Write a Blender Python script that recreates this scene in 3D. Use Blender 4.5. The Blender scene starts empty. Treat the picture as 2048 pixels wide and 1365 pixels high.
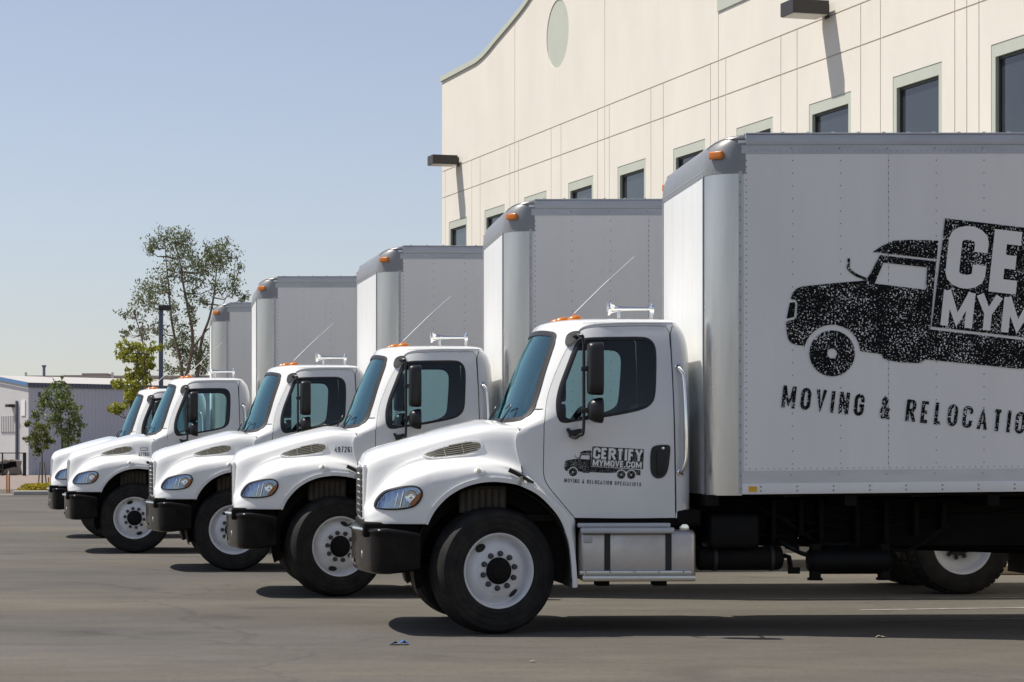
import bpy, bmesh, math, random
import numpy as np
from mathutils import Vector, Matrix
from mathutils.geometry import delaunay_2d_cdt
from mathutils.bvhtree import BVHTree

SC = bpy.context.scene
COL = SC.collection
R = math.radians
random.seed(7)

# ------------------------------------------------------------------ camera, world, sun, exposure
FP, PX, PY, EYE = 4800.0, 850.0, 905.0, 1.502      # focal length and principal point measured on the 2048 px photograph
cam_d = bpy.data.cameras.new('camera')
cam = bpy.data.objects.new('camera', cam_d)
COL.objects.link(cam)
cam.location = (0, 0, EYE)
cam.rotation_euler = (R(90), 0, 0)
cam_d.sensor_width = 36.0
cam_d.lens = FP / 2048 * 36.0
cam_d.shift_x = (1024 - PX) / 2048
cam_d.shift_y = (PY - 682.5) / 2048
cam_d.clip_start = 0.1
cam_d.clip_end = 5000
SC.camera = cam

SUN = Vector((-0.595, 0.14, 1.0)).normalized()      # direction towards the sun
W = bpy.data.worlds.new('World')
SC.world = W
W.use_nodes = True
wn = W.node_tree
wn.nodes.clear()
w_out = wn.nodes.new('ShaderNodeOutputWorld')
w_bg = wn.nodes.new('ShaderNodeBackground')
w_sky = wn.nodes.new('ShaderNodeTexSky')
w_sky.sky_type = 'NISHITA'
w_sky.sun_disc = False
w_sky.sun_elevation = math.asin(SUN.z)
w_sky.sun_rotation = math.atan2(SUN.x, SUN.y)
w_sky.altitude = 0
w_sky.air_density = 1.0
w_sky.dust_density = 0.4
w_sky.ozone_density = 4.5
w_bg.inputs['Strength'].default_value = 0.099
w_tint = wn.nodes.new('ShaderNodeMix')          # hazy summer air: a little less blue than the clear model sky
w_tint.data_type = 'RGBA'
w_tint.blend_type = 'MULTIPLY'
w_tint.inputs['Factor'].default_value = 1.0
w_tint.inputs['B'].default_value = (1.0, 0.935, 0.945, 1)
w_hsv = wn.nodes.new('ShaderNodeHueSaturation')
w_hsv.inputs['Saturation'].default_value = 0.68
wn.links.new(w_sky.outputs[0], w_hsv.inputs['Color'])
wn.links.new(w_hsv.outputs[0], w_tint.inputs['A'])
wn.links.new(w_tint.outputs['Result'], w_bg.inputs[0])
wn.links.new(w_bg.outputs[0], w_out.inputs[0])

sun_d = bpy.data.lights.new('sun', 'SUN')
sun_d.energy = 4.3
sun_d.angle = R(0.53)
sun_d.color = (1.0, 0.94, 0.85)
sun = bpy.data.objects.new('sun', sun_d)
COL.objects.link(sun)
sun.location = (-30, 5, 50)
sun.rotation_euler = SUN.to_track_quat('Z', 'Y').to_euler()

SC.view_settings.view_transform = 'Standard'
SC.view_settings.look = 'None'
SC.view_settings.exposure = 0.3
SC.view_settings.gamma = 1.0
SC.view_settings.use_curve_mapping = False
SC.render.engine = 'CYCLES'
SC.cycles.max_bounces = 10
SC.cycles.transparent_max_bounces = 24
SC.cycles.caustics_reflective = False
SC.cycles.caustics_refractive = False
SC.cycles.use_denoising = True

# ------------------------------------------------------------------ materials
MATS = {}


def mat(name, col, rough=0.5, metal=0.0, var=0.0, vscale=3.0, vstretch=(1, 1, 1), bump=0.0, bscale=30.0, bstretch=(1, 1, 1),
        coat=0.0, col2=None, spec=0.5, rvar=0.0):
    m = bpy.data.materials.new(name)
    m.use_nodes = True
    nt = m.node_tree
    b = nt.nodes['Principled BSDF']
    b.inputs['Base Color'].default_value = (*col, 1)
    b.inputs['Roughness'].default_value = rough
    b.inputs['Metallic'].default_value = metal
    b.inputs['Specular IOR Level'].default_value = spec
    if coat:
        b.inputs['Coat Weight'].default_value = coat
        b.inputs['Coat Roughness'].default_value = 0.06
    tc = nt.nodes.new('ShaderNodeTexCoord')
    if var or rvar:
        mp = nt.nodes.new('ShaderNodeMapping')
        mp.inputs['Scale'].default_value = vstretch
        nt.links.new(tc.outputs['Object'], mp.inputs[0])
        no = nt.nodes.new('ShaderNodeTexNoise')
        no.inputs['Scale'].default_value = vscale
        no.inputs['Detail'].default_value = 6
        no.inputs['Roughness'].default_value = 0.62
        nt.links.new(mp.outputs[0], no.inputs['Vector'])
        if var:
            rp = nt.nodes.new('ShaderNodeMapRange')
            rp.inputs['From Min'].default_value = 0.35
            rp.inputs['From Max'].default_value = 0.68
            nt.links.new(no.outputs['Fac'], rp.inputs['Value'])
            mx = nt.nodes.new('ShaderNodeMix')
            mx.data_type = 'RGBA'
            c2 = col2 if col2 else tuple(c * (1 - var) for c in col)
            mx.inputs['A'].default_value = (*col, 1)
            mx.inputs['B'].default_value = (*c2, 1)
            nt.links.new(rp.outputs[0], mx.inputs['Factor'])
            nt.links.new(mx.outputs['Result'], b.inputs['Base Color'])
        if rvar:
            rr = nt.nodes.new('ShaderNodeMapRange')
            rr.inputs['From Min'].default_value = 0.3
            rr.inputs['From Max'].default_value = 0.7
            rr.inputs['To Min'].default_value = max(0.02, rough - rvar)
            rr.inputs['To Max'].default_value = min(1, rough + rvar)
            nt.links.new(no.outputs['Fac'], rr.inputs['Value'])
            nt.links.new(rr.outputs[0], b.inputs['Roughness'])
    if bump:
        mp2 = nt.nodes.new('ShaderNodeMapping')
        mp2.inputs['Scale'].default_value = bstretch
        nt.links.new(tc.outputs['Object'], mp2.inputs[0])
        n2 = nt.nodes.new('ShaderNodeTexNoise')
        n2.inputs['Scale'].default_value = bscale
        n2.inputs['Detail'].default_value = 4
        nt.links.new(mp2.outputs[0], n2.inputs['Vector'])
        bp = nt.nodes.new('ShaderNodeBump')
        bp.inputs['Strength'].default_value = bump
        bp.inputs['Distance'].default_value = 0.01
        nt.links.new(n2.outputs['Fac'], bp.inputs['Height'])
        nt.links.new(bp.outputs[0], b.inputs['Normal'])
    MATS[name] = m
    return m


def glass_mat(name, tint, ior=1.5, gl=(1, 1, 1)):
    m = bpy.data.materials.new(name)
    m.use_nodes = True
    nt = m.node_tree
    nt.nodes.clear()
    o = nt.nodes.new('ShaderNodeOutputMaterial')
    mix = nt.nodes.new('ShaderNodeMixShader')
    tr = nt.nodes.new('ShaderNodeBsdfTransparent')
    tr.inputs[0].default_value = (*tint, 1)
    gs = nt.nodes.new('ShaderNodeBsdfGlossy')
    gs.inputs['Color'].default_value = (*gl, 1)
    gs.inputs['Roughness'].default_value = 0.02
    fr = nt.nodes.new('ShaderNodeFresnel')
    fr.inputs['IOR'].default_value = ior
    nt.links.new(fr.outputs[0], mix.inputs[0])
    nt.links.new(tr.outputs[0], mix.inputs[1])
    nt.links.new(gs.outputs[0], mix.inputs[2])
    nt.links.new(mix.outputs[0], o.inputs[0])
    MATS[name] = m
    return m


def speckle_mat(name, scale):
    """black print with worn flecks through which the white panel shows"""
    m = mat(name, (0.004, 0.004, 0.004), 0.6, spec=.12)
    nt = m.node_tree
    b = nt.nodes['Principled BSDF']
    tc = nt.nodes.new('ShaderNodeTexCoord')
    n1 = nt.nodes.new('ShaderNodeTexNoise')
    n1.inputs['Scale'].default_value = scale
    n1.inputs['Detail'].default_value = 2.5
    n1.inputs['Roughness'].default_value = 0.6
    n2 = nt.nodes.new('ShaderNodeTexNoise')
    n2.inputs['Scale'].default_value = scale * 0.09
    n2.inputs['Detail'].default_value = 2
    nt.links.new(tc.outputs['Object'], n1.inputs['Vector'])
    nt.links.new(tc.outputs['Object'], n2.inputs['Vector'])
    ad = nt.nodes.new('ShaderNodeMath')
    ad.operation = 'MULTIPLY_ADD'
    ad.inputs[1].default_value = 0.25
    nt.links.new(n2.outputs['Fac'], ad.inputs[0])
    nt.links.new(n1.outputs['Fac'], ad.inputs[2])
    gt = nt.nodes.new('ShaderNodeMath')
    gt.operation = 'GREATER_THAN'
    gt.inputs[1].default_value = 0.735
    nt.links.new(ad.outputs[0], gt.inputs[0])
    mx = nt.nodes.new('ShaderNodeMix')
    mx.data_type = 'RGBA'
    mx.inputs['A'].default_value = (0.006, 0.006, 0.006, 1)
    mx.inputs['B'].default_value = (0.80, 0.80, 0.79, 1)
    nt.links.new(gt.outputs[0], mx.inputs['Factor'])
    nt.links.new(mx.outputs['Result'], b.inputs['Base Color'])
    return m


paint = mat('white_paint', (0.82, 0.825, 0.805), 0.40, var=0.06, vscale=2.5, coat=0.9, rvar=0.06)
panelw = mat('white_box_panel', (0.85, 0.845, 0.82), 0.36, var=0.045, vscale=2.6, vstretch=(1.6, 1, 0.22), bump=0.10, bscale=2.6, rvar=.12)
frontw = mat('white_front_sheet', (0.76, 0.765, 0.755), 0.38, var=0.05, vscale=3, vstretch=(1, 3, 0.5), bump=0.05, bscale=6)
alu = mat('aluminium', (0.57, 0.56, 0.535), 0.25, 0.97, var=0.10, vscale=5, vstretch=(1, 1, 0.1), rvar=0.06)
alurail = mat('aluminium_rail', (0.50, 0.515, 0.54), 0.42, 0.55, var=0.16, vscale=4, vstretch=(0.6, 1, 3))
railm = mat('scuff_rail', (0.66, 0.655, 0.66), 0.40, 0.35, var=0.14, vscale=4, vstretch=(.5, 1, 3))
capgrey = mat('grey_cap', (0.27, 0.275, 0.28), 0.42, 0.35, var=0.12, vscale=4)
tankalu = mat('tank_aluminium', (0.56, 0.53, 0.50), 0.38, 0.75, var=0.12, vscale=5, rvar=0.08)
chrome = mat('chrome', (0.85, 0.85, 0.83), 0.08, 1.0)
black = mat('black_plastic', (0.010, 0.010, 0.011), 0.38, var=0.3, vscale=6)
bumperb = mat('bumper_black', (0.008, 0.008, 0.009), 0.2, var=0.5, vscale=6, col2=(0.014, 0.013, 0.012), rvar=0.06, spec=.18)
dark = mat('chassis_black', (0.006, 0.006, 0.006), 0.7, var=0.5, vscale=5, col2=(0.013, 0.011, 0.009), spec=.12)
rubber = mat('tyre_rubber', (0.011, 0.011, 0.011), 0.68, var=0.6, vscale=7, col2=(0.028, 0.026, 0.023), bump=0.08, bscale=60, spec=.25)
seal = mat('rubber_seal', (0.010, 0.010, 0.011), 0.5)
rimw = mat('rim_white', (0.76, 0.77, 0.78), 0.42, var=0.12, vscale=9, coat=0.2)
tankb = mat('tank_black', (0.007, 0.007, 0.007), 0.55, var=.4, vscale=5, spec=.15)
nutm = mat('nut_steel', (0.06, 0.06, 0.06), 0.5, 0.3)
amber = mat('amber_lens', (0.60, 0.17, 0.010), 0.3, coat=0.25)
beige = mat('beige_plastic', (0.42, 0.38, 0.29), 0.5)
lining = mat('cab_lining', (0.075, 0.115, 0.135), 0.8)
seatm = mat('seat_fabric', (0.10, 0.11, 0.12), 0.9, var=0.3, vscale=12)
dashm = mat('dashboard_plastic', (0.26, 0.27, 0.26), 0.6)
ventd = mat('vent_dark', (0.02, 0.02, 0.018), 0.7)
ventm = mat('vent_slat', (0.42, 0.39, 0.31), 0.45, 0.3)
liner = mat('wheel_liner', (0.05, 0.043, 0.035), 0.8, var=0.5, vscale=6)
reflm = mat('headlight_reflector', (0.32, 0.38, 0.47), 0.18, 1.0, bump=1.0, bscale=22, bstretch=(1.6, 1, 0.2))
yellow = mat('yellow_sticker', (0.75, 0.42, 0.02), 0.5)
rivetm = mat('rivet_steel', (0.34, 0.34, 0.35), 0.45, 0.4)
printb = speckle_mat('worn_print_large', 70.0)
prints = speckle_mat('worn_print_small', 330.0)
inkm = mat('black_ink', (0.02, 0.02, 0.02), 0.5)
glass_side = glass_mat('tinted_side_glass', (0.67, 0.87, 0.885), 1.5)
glass_ws = glass_mat('windscreen_glass', (0.76, 0.90, 0.91), 2.6, (0.58, 0.97, 1.0))
glass_clear = glass_mat('clear_lens', (0.93, 0.95, 0.97), 1.22)

wallm = mat('cream_stucco', (0.79, 0.745, 0.655), 0.85, var=0.07, vscale=0.9, vstretch=(1, 1, .45), bump=0.25, bscale=55)
groovem = mat('shaded_groove', (0.62, 0.53, 0.45), 0.9)  # browner than the wall: shade of the joints put into the colour
greenm = mat('sage_paint', (0.51, 0.54, 0.46), 0.75, var=0.06, vscale=1.5)
dglass = mat('dark_window_glass', (0.035, 0.042, 0.052), 0.06, spec=0.7, var=0.2, vscale=0.6)
bronze = mat('bronze_frame', (0.03, 0.028, 0.026), 0.4)
lampm = mat('lamp_bronze', (0.035, 0.03, 0.028), 0.45)
lensm = mat('lamp_lens', (0.60, 0.57, 0.50), 0.4)

# ------------------------------------------------------------------ mesh building helpers


class MB:
    def __init__(self):
        self.v, self.f, self.m = [], [], []
        self.mi = 0

    def add(self, verts, faces):
        o = len(self.v)
        self.v += [tuple(p) for p in verts]
        self.f += [tuple(i + o for i in f) for f in faces]
        self.m += [self.mi] * len(faces)

    def box(self, x0, x1, y0, y1, z0, z1, bev=0.0, rot=None, piv=None):
        if bev <= 0:
            vs = [(x, y, z) for x in (x0, x1) for y in (y0, y1) for z in (z0, z1)]
            fs = [(0, 1, 3, 2), (4, 6, 7, 5), (0, 4, 5, 1), (2, 3, 7, 6), (0, 2, 6, 4), (1, 5, 7, 3)]
        else:
            bm = bmesh.new()
            bmesh.ops.create_cube(bm, size=1.0)
            for v in bm.verts:
                v.co = Vector(((x0 + x1) / 2 + v.co.x * (x1 - x0), (y0 + y1) / 2 + v.co.y * (y1 - y0), (z0 + z1) / 2 + v.co.z * (z1 - z0)))
            bmesh.ops.bevel(bm, geom=bm.edges[:], offset=bev, segments=3, profile=0.5, affect='EDGES')
            bm.verts.index_update()
            vs = [v.co.copy() for v in bm.verts]
            fs = [[v.index for v in f.verts] for f in bm.faces]
            bm.free()
        if rot is not None:
            p = Vector(piv) if piv else Vector(((x0 + x1) / 2, (y0 + y1) / 2, (z0 + z1) / 2))
            vs = [p + rot @ (Vector(q) - p) for q in vs]
        self.add(vs, fs)
        return self

    def tube(self, path, r, n=10, closed=False, caps=True):
        P = [Vector(p) for p in path]
        k = len(P)
        rs = r if hasattr(r, '__len__') else [r] * k
        up = Vector((0, 0, 1))
        rings = []
        prev = None
        for i in range(k):
            a = P[(i - 1) % k] if (closed or i > 0) else P[i]
            b = P[(i + 1) % k] if (closed or i < k - 1) else P[i]
            d = (b - a).normalized()
            if prev is None:
                s = d.cross(up)
                if s.length < 1e-3:
                    s = d.cross(Vector((1, 0, 0)))
            else:
                s = prev - d * prev.dot(d)
                if s.length < 1e-4:
                    s = d.cross(up)
            s.normalize()
            prev = s
            t = d.cross(s)
            rings.append([P[i] + (s * math.cos(2 * math.pi * j / n) + t * math.sin(2 * math.pi * j / n)) * rs[i] for j in range(n)])
        vs = [q for rg in rings for q in rg]
        fs = []
        for i in range(k if closed else k - 1):
            i2 = (i + 1) % k
            for j in range(n):
                j2 = (j + 1) % n
                fs.append((i * n + j, i * n + j2, i2 * n + j2, i2 * n + j))
        if caps and not closed:
            fs.append(tuple(range(n - 1, -1, -1)))
            fs.append(tuple((k - 1) * n + j for j in range(n)))
        self.add(vs, fs)
        return self

    def lathe_y(self, prof, n=48, c=(0, 0, 0), cap0=False, cap1=False):
        """profile of (radius, a), a measured towards -y"""
        vs, fs = [], []
        for (r, a) in prof:
            for j in range(n):
                t = 2 * math.pi * j / n
                vs.append((c[0] + r * math.cos(t), c[1] - a, c[2] + r * math.sin(t)))
        for i in range(len(prof) - 1):
            for j in range(n):
                j2 = (j + 1) % n
                fs.append((i * n + j, i * n + j2, (i + 1) * n + j2, (i + 1) * n + j))
        if cap0:
            fs.append(tuple(range(n)))
        if cap1:
            fs.append(tuple((len(prof) - 1) * n + j for j in range(n))[::-1])
        self.add(vs, fs)
        return self

    def lathe_x(self, prof, n=20, c=(0, 0, 0), cap0=True, cap1=True):
        vs, fs = [], []
        for (r, a) in prof:
            for j in range(n):
                t = 2 * math.pi * j / n
                vs.append((c[0] + a, c[1] + r * math.cos(t), c[2] + r * math.sin(t)))
        for i in range(len(prof) - 1):
            for j in range(n):
                j2 = (j + 1) % n
                fs.append((i * n + j, i * n + j2, (i + 1) * n + j2, (i + 1) * n + j))
        if cap0:
            fs.append(tuple(range(n)))
        if cap1:
            fs.append(tuple((len(prof) - 1) * n + j for j in range(n))[::-1])
        self.add(vs, fs)
        return self

    def grid(self, rows, closed=False):
        n = len(rows[0])
        vs = [p for r in rows for p in r]
        fs = []
        for i in range(len(rows) - 1):
            for j in range(n if closed else n - 1):
                j2 = (j + 1) % n
                fs.append((i * n + j, i * n + j2, (i + 1) * n + j2, (i + 1) * n + j))
        self.add(vs, fs)
        return self

    def mesh(self, name, mats, sharp=38, recalc=True):
        me = bpy.data.meshes.new(name)
        me.from_pydata(self.v, [], self.f)
        for m in (mats if isinstance(mats, (list, tuple)) else [mats]):
            me.materials.append(m)
        me.polygons.foreach_set('material_index', self.m)
        if recalc:
            bm = bmesh.new()
            bm.from_mesh(me)
            bmesh.ops.recalc_face_normals(bm, faces=bm.faces)
            bm.to_mesh(me)
            bm.free()
        me.polygons.foreach_set('use_smooth', [True] * len(me.polygons))
        me.set_sharp_from_angle(angle=R(sharp))
        me.update()
        return me

    def obj(self, name, mats, parent=None, loc=None, rot=None, sharp=38, recalc=True):
        return link(name, self.mesh(name, mats, sharp, recalc), parent, loc, rot)


def link(name, me, parent=None, loc=None, rot=None):
    o = bpy.data.objects.new(name, me)
    COL.objects.link(o)
    if parent is not None:
        o.parent = parent
    if loc is not None:
        o.location = loc
    if rot is not None:
        o.rotation_euler = rot
    return o


def empty(name, loc=(0, 0, 0), rz=0.0, parent=None):
    o = bpy.data.objects.new(name, None)
    o.empty_display_size = 0.3
    COL.objects.link(o)
    o.location = loc
    o.rotation_euler = (0, 0, rz)
    if parent is not None:
        o.parent = parent
    return o


def tag(o, label=None, cat=None, group=None, kind=None):
    if label:
        o['label'] = label
    if cat:
        o['category'] = cat
    if group:
        o['group'] = group
    if kind:
        o['kind'] = kind
    return o


def catmull(pts, n=8, closed=False):
    P = [np.array(p, float) for p in pts]
    k = len(P)
    out = []
    for i in range(k if closed else k - 1):
        p1, p2 = P[i], P[(i + 1) % k]
        p0 = P[(i - 1) % k] if (closed or i > 0) else 2 * p1 - p2
        p3 = P[(i + 2) % k] if (closed or i + 2 < k) else 2 * p2 - p1
        for j in range(n):
            t = j / n
            out.append(tuple(0.5 * ((2 * p1) + (-p0 + p2) * t + (2 * p0 - 5 * p1 + 4 * p2 - p3) * t * t + (-p0 + 3 * p1 - 3 * p2 + p3) * t ** 3)))
    if not closed:
        out.append(tuple(P[-1]))
    return out


def interp(tab):
    """smooth monotone table lookup"""
    X = [a for a, b in tab]
    Y = [b for a, b in tab]
    n = len(X)
    d = [(Y[i + 1] - Y[i]) / (X[i + 1] - X[i]) for i in range(n - 1)]
    m = [d[0]] + [0 if d[i - 1] * d[i] <= 0 else 2 * d[i - 1] * d[i] / (d[i - 1] + d[i]) for i in range(1, n - 1)] + [d[-1]]

    def f(x):
        if x <= X[0]:
            return Y[0]
        if x >= X[-1]:
            return Y[-1]
        i = 0
        while x > X[i + 1]:
            i += 1
        h = X[i + 1] - X[i]
        t = (x - X[i]) / h
        return (2 * t ** 3 - 3 * t * t + 1) * Y[i] + (t ** 3 - 2 * t * t + t) * h * m[i] + (-2 * t ** 3 + 3 * t * t) * Y[i + 1] + (t ** 3 - t * t) * h * m[i + 1]
    return f


def inpoly(pts, poly):
    pts = np.asarray(pts, float)
    poly = np.asarray(poly, float)
    x, y = pts[:, 0], pts[:, 1]
    ins = np.zeros(len(pts), bool)
    j = len(poly) - 1
    for i in range(len(poly)):
        xi, yi, xj, yj = poly[i][0], poly[i][1], poly[j][0], poly[j][1]
        c = ((yi > y) != (yj > y))
        if c.any() and yi != yj:
            ins ^= c & (x < (xj - xi) * (y - yi) / (yj - yi) + xi)
        j = i
    return ins


def densify(poly, step):
    out = []
    k = len(poly)
    for i in range(k):
        a, b = poly[i], poly[(i + 1) % k]
        L = math.hypot(b[0] - a[0], b[1] - a[1])
        n = max(1, int(math.ceil(L / step)))
        for j in range(n):
            t = j / n
            out.append((a[0] + (b[0] - a[0]) * t, a[1] + (b[1] - a[1]) * t))
    return out


def fill2d(outer, holes=(), step=None):
    loops = [outer] + list(holes)
    if step:
        loops = [densify(l, step) for l in loops]
    V, E = [], []
    for l in loops:
        o = len(V)
        V += [Vector((p[0], p[1])) for p in l]
        E += [(o + i, o + (i + 1) % len(l)) for i in range(len(l))]
    if step:
        A = np.array([(p.x, p.y) for p in V])
        x0, y0 = A.min(0)
        x1, y1 = A.max(0)
        gx = np.arange(x0 + step * 0.5, x1, step)
        gy = np.arange(y0 + step * 0.5, y1, step)
        if len(gx) and len(gy):
            G = np.array([(x, y) for x in gx for y in gy])
            k = inpoly(G, loops[0])
            for h in loops[1:]:
                k &= ~inpoly(G, h)
            G = G[k]
            if len(G):
                d = np.min(np.hypot(G[:, None, 0] - A[None, :, 0], G[:, None, 1] - A[None, :, 1]), axis=1)
                V += [Vector((p[0], p[1])) for p in G[d > 0.45 * step]]
    vo, eo, fo, _, _, _ = delaunay_2d_cdt(V, E, [], 0, 1e-6)
    C = np.array([((vo[f[0]].x + vo[f[1]].x + vo[f[2]].x) / 3, (vo[f[0]].y + vo[f[1]].y + vo[f[2]].y) / 3) for f in fo])
    k = inpoly(C, loops[0])
    for h in loops[1:]:
        k &= ~inpoly(C, h)
    faces = [tuple(f) for f, q in zip(fo, k) if q]
    used = sorted({i for f in faces for i in f})
    mp = {u: i for i, u in enumerate(used)}
    return [(vo[u].x, vo[u].y) for u in used], [tuple(mp[i] for i in f) for f in faces]


def sheet(mb, V2, F2, fn, thick=0.0, mi=0, mi_in=None, nrm=None):
    """map a 2D triangulation to 3D with fn; with thick > 0 give it a back and edges"""
    P = [Vector(fn(*p)) for p in V2]
    base = len(mb.v)
    mb.mi = mi
    if thick <= 0:
        mb.add(P, F2)
        return
    N = [Vector((0, 0, 0)) for _ in P]
    for f in F2:
        n = (P[f[1]] - P[f[0]]).cross(P[f[2]] - P[f[0]])
        for i in f:
            N[i] += n
    Q = []
    for p, n in zip(P, N):
        n.normalize()
        if nrm is not None and n.dot(Vector(nrm(p))) < 0:
            n = -n
        Q.append(p - n * thick)
    k = len(P)
    mb.add(P, F2)
    mb.mi = mi if mi_in is None else mi_in
    mb.add(Q, [f[::-1] for f in F2])
    cnt = {}
    for f in F2:
        for a, b in ((f[0], f[1]), (f[1], f[2]), (f[2], f[0])):
            cnt[(a, b)] = cnt.get((a, b), 0) + 1
    for (a, b) in cnt:
        if (b, a) not in cnt:
            mb.f.append((base + a, base + b, base + k + b, base + k + a))
            mb.m.append(mi)
    mb.mi = 0


def prism(mb, outer, holes, fn0, fn1, step=None):
    """solid between two mappings of the same outline"""
    V2, F2 = fill2d(outer, holes, step)
    k = len(V2)
    base = len(mb.v)
    mb.add([fn0(*p) for p in V2], F2)
    mb.add([fn1(*p) for p in V2], [f[::-1] for f in F2])
    cnt = set()
    for f in F2:
        for a, b in ((f[0], f[1]), (f[1], f[2]), (f[2], f[0])):
            cnt.add((a, b))
    for (a, b) in cnt:
        if (b, a) not in cnt:
            mb.f.append((base + a, base + b, base + k + b, base + k + a))
            mb.m.append(mb.mi)


def ring2d(poly, d):
    """offset a closed polygon by d along its (outward for d>0) normal"""
    k = len(poly)
    A = sum(poly[i][0] * poly[(i + 1) % k][1] - poly[(i + 1) % k][0] * poly[i][1] for i in range(k))
    sg = 1 if A > 0 else -1
    out = []
    for i in range(k):
        a, b, c = poly[i - 1], poly[i], poly[(i + 1) % k]
        t = Vector((c[0] - a[0], c[1] - a[1])).normalized()
        out.append((b[0] + t.y * d * sg, b[1] - t.x * d * sg))
    return out


# ------------------------------------------------------------------ stroke lettering
def ell(cx, cy, rx, ry, a0, a1, n=7):
    return [(cx + rx * math.cos(R(a0 + (a1 - a0) * i / n)), cy + ry * math.sin(R(a0 + (a1 - a0) * i / n))) for i in range(n + 1)]


def O_(): return ell(.5, .78, .5, .22, 0, 180) + ell(.5, .22, .5, .22, 180, 360) + [(1, .78)]


GLY = {
    'A': [[(0, 0), (.5, 1), (1, 0)], [(.2, .3), (.8, .3)]],
    'C': [[(1, .77)] + ell(.5, .83, .5, .17, 0, 180) + ell(.5, .17, .5, .17, 180, 360) + [(1, .23)]],
    'E': [[(1, 1), (0, 1), (0, 0), (1, 0)], [(0, .5), (.85, .5)]],
    'F': [[(1, 1), (0, 1), (0, 0)], [(0, .5), (.85, .5)]],
    'G': [[(1, .74)] + ell(.5, .78, .5, .22, 0, 180) + ell(.5, .22, .5, .22, 180, 360) + [(1, .46), (.55, .46)]],
    'I': [[(.5, 0), (.5, 1)]],
    'L': [[(0, 1), (0, 0), (1, 0)]],
    'M': [[(0, 0), (0, 1)], [(1, 0), (1, 1)], [(0.04, 1), (.5, .12), (.96, 1)]],
    'N': [[(0, 0), (0, 1)], [(0.04, 1), (.96, 0)], [(1, 0), (1, 1)]],
    'O': [O_()],
    'P': [[(0, 0), (0, 1), (.6, 1)] + ell(.6, .74, .4, .26, 90, -90) + [(0, .48)]],
    'R': [[(0, 0), (0, 1), (.6, 1)] + ell(.6, .75, .4, .25, 90, -90) + [(0, .5)], [(.5, .5), (1, 0)]],
    'S': [[(1, .72)] + ell(.5, .78, .5, .22, 0, 180) + [(0, .66), (.2, .55), (.8, .45), (1, .34)] + ell(.5, .22, .5, .22, 0, -180) + [(0, .28)]],
    'T': [[(0, 1), (1, 1)], [(.5, 1), (.5, 0)]],
    'V': [[(0, 1), (.5, 0), (1, 1)]],
    'Y': [[(0, 1), (.5, .45), (1, 1)], [(.5, .5), (.5, 0)]],
    '&': [[(1, 0), (.22, .72), (.24, .9), (.42, 1), (.6, .92), (.6, .76), (.1, .38), (.04, .18), (.25, 0), (.55, .04), (.95, .42)]],
    '.': [[(.5, 0), (.5, .02)]],
    '1': [[(.1, .8), (.55, 1), (.55, 0)]],
    '2': [[(0, .75)] + ell(.5, .75, .5, .25, 180, -20) + [(0, 0), (1, 0)]],
    '3': [[(0, .8)] + ell(.5, .76, .5, .24, 170, -80) + ell(.5, .26, .5, .26, 80, -170)],
    '4': [[(.75, 0), (.75, 1), (0, .32), (1, .32)]],
    '5': [[(.95, 1), (.1, 1), (.05, .55), (.5, .62)] + ell(.5, .31, .5, .31, 70, -170)],
    '6': [[(.9, .85)] + ell(.5, .78, .5, .22, 40, 180) + [(0, .3)] + ell(.5, .28, .5, .28, 180, 520)],
    '7': [[(0, 1), (1, 1), (.35, 0)]],
    '9': [[(.1, .15)] + ell(.5, .22, .5, .22, 220, 360) + [(1, .7)] + ell(.5, .72, .5, .28, 0, 340)],
}


def ribbon(pl, th):
    q = [pl[0]]
    for p in pl[1:]:
        if math.hypot(p[0] - q[-1][0], p[1] - q[-1][1]) > 1e-6 * max(1, th):
            q.append(p)
    pl = q
    n = len(pl)
    L, Rr = [], []
    for i in range(n):
        p = Vector(pl[i])
        d0 = (p - Vector(pl[i - 1])) if i > 0 else None
        d1 = (Vector(pl[i + 1]) - p) if i < n - 1 else None
        if d0 is not None and d0.length < 1e-9:
            d0 = None
        if d1 is not None and d1.length < 1e-9:
            d1 = d0
        if d0 is None:
            d0 = d1
        if d1 is None:
            d1 = d0
        d0, d1 = d0.normalized(), d1.normalized()
        n0, n1 = Vector((-d0.y, d0.x)), Vector((-d1.y, d1.x))
        m = n0 + n1
        if m.length < 1e-3:
            m = n0.copy()
        m.normalize()
        k = min(1.9, 1 / max(0.2, m.dot(n0)))
        L.append(p + m * th * .5 * k)
        Rr.append(p - m * th * .5 * k)
    V = [(q.x, q.y) for q in L + Rr]
    F = [(i, i + 1, n + i + 1, n + i) for i in range(n - 1)]
    return V, F


GW = {'I': .0, '.': .0, 'M': 1.35, 'T': .95, 'E': .86, 'F': .84, 'L': .8, '1': .6, '&': 1.05}


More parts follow.
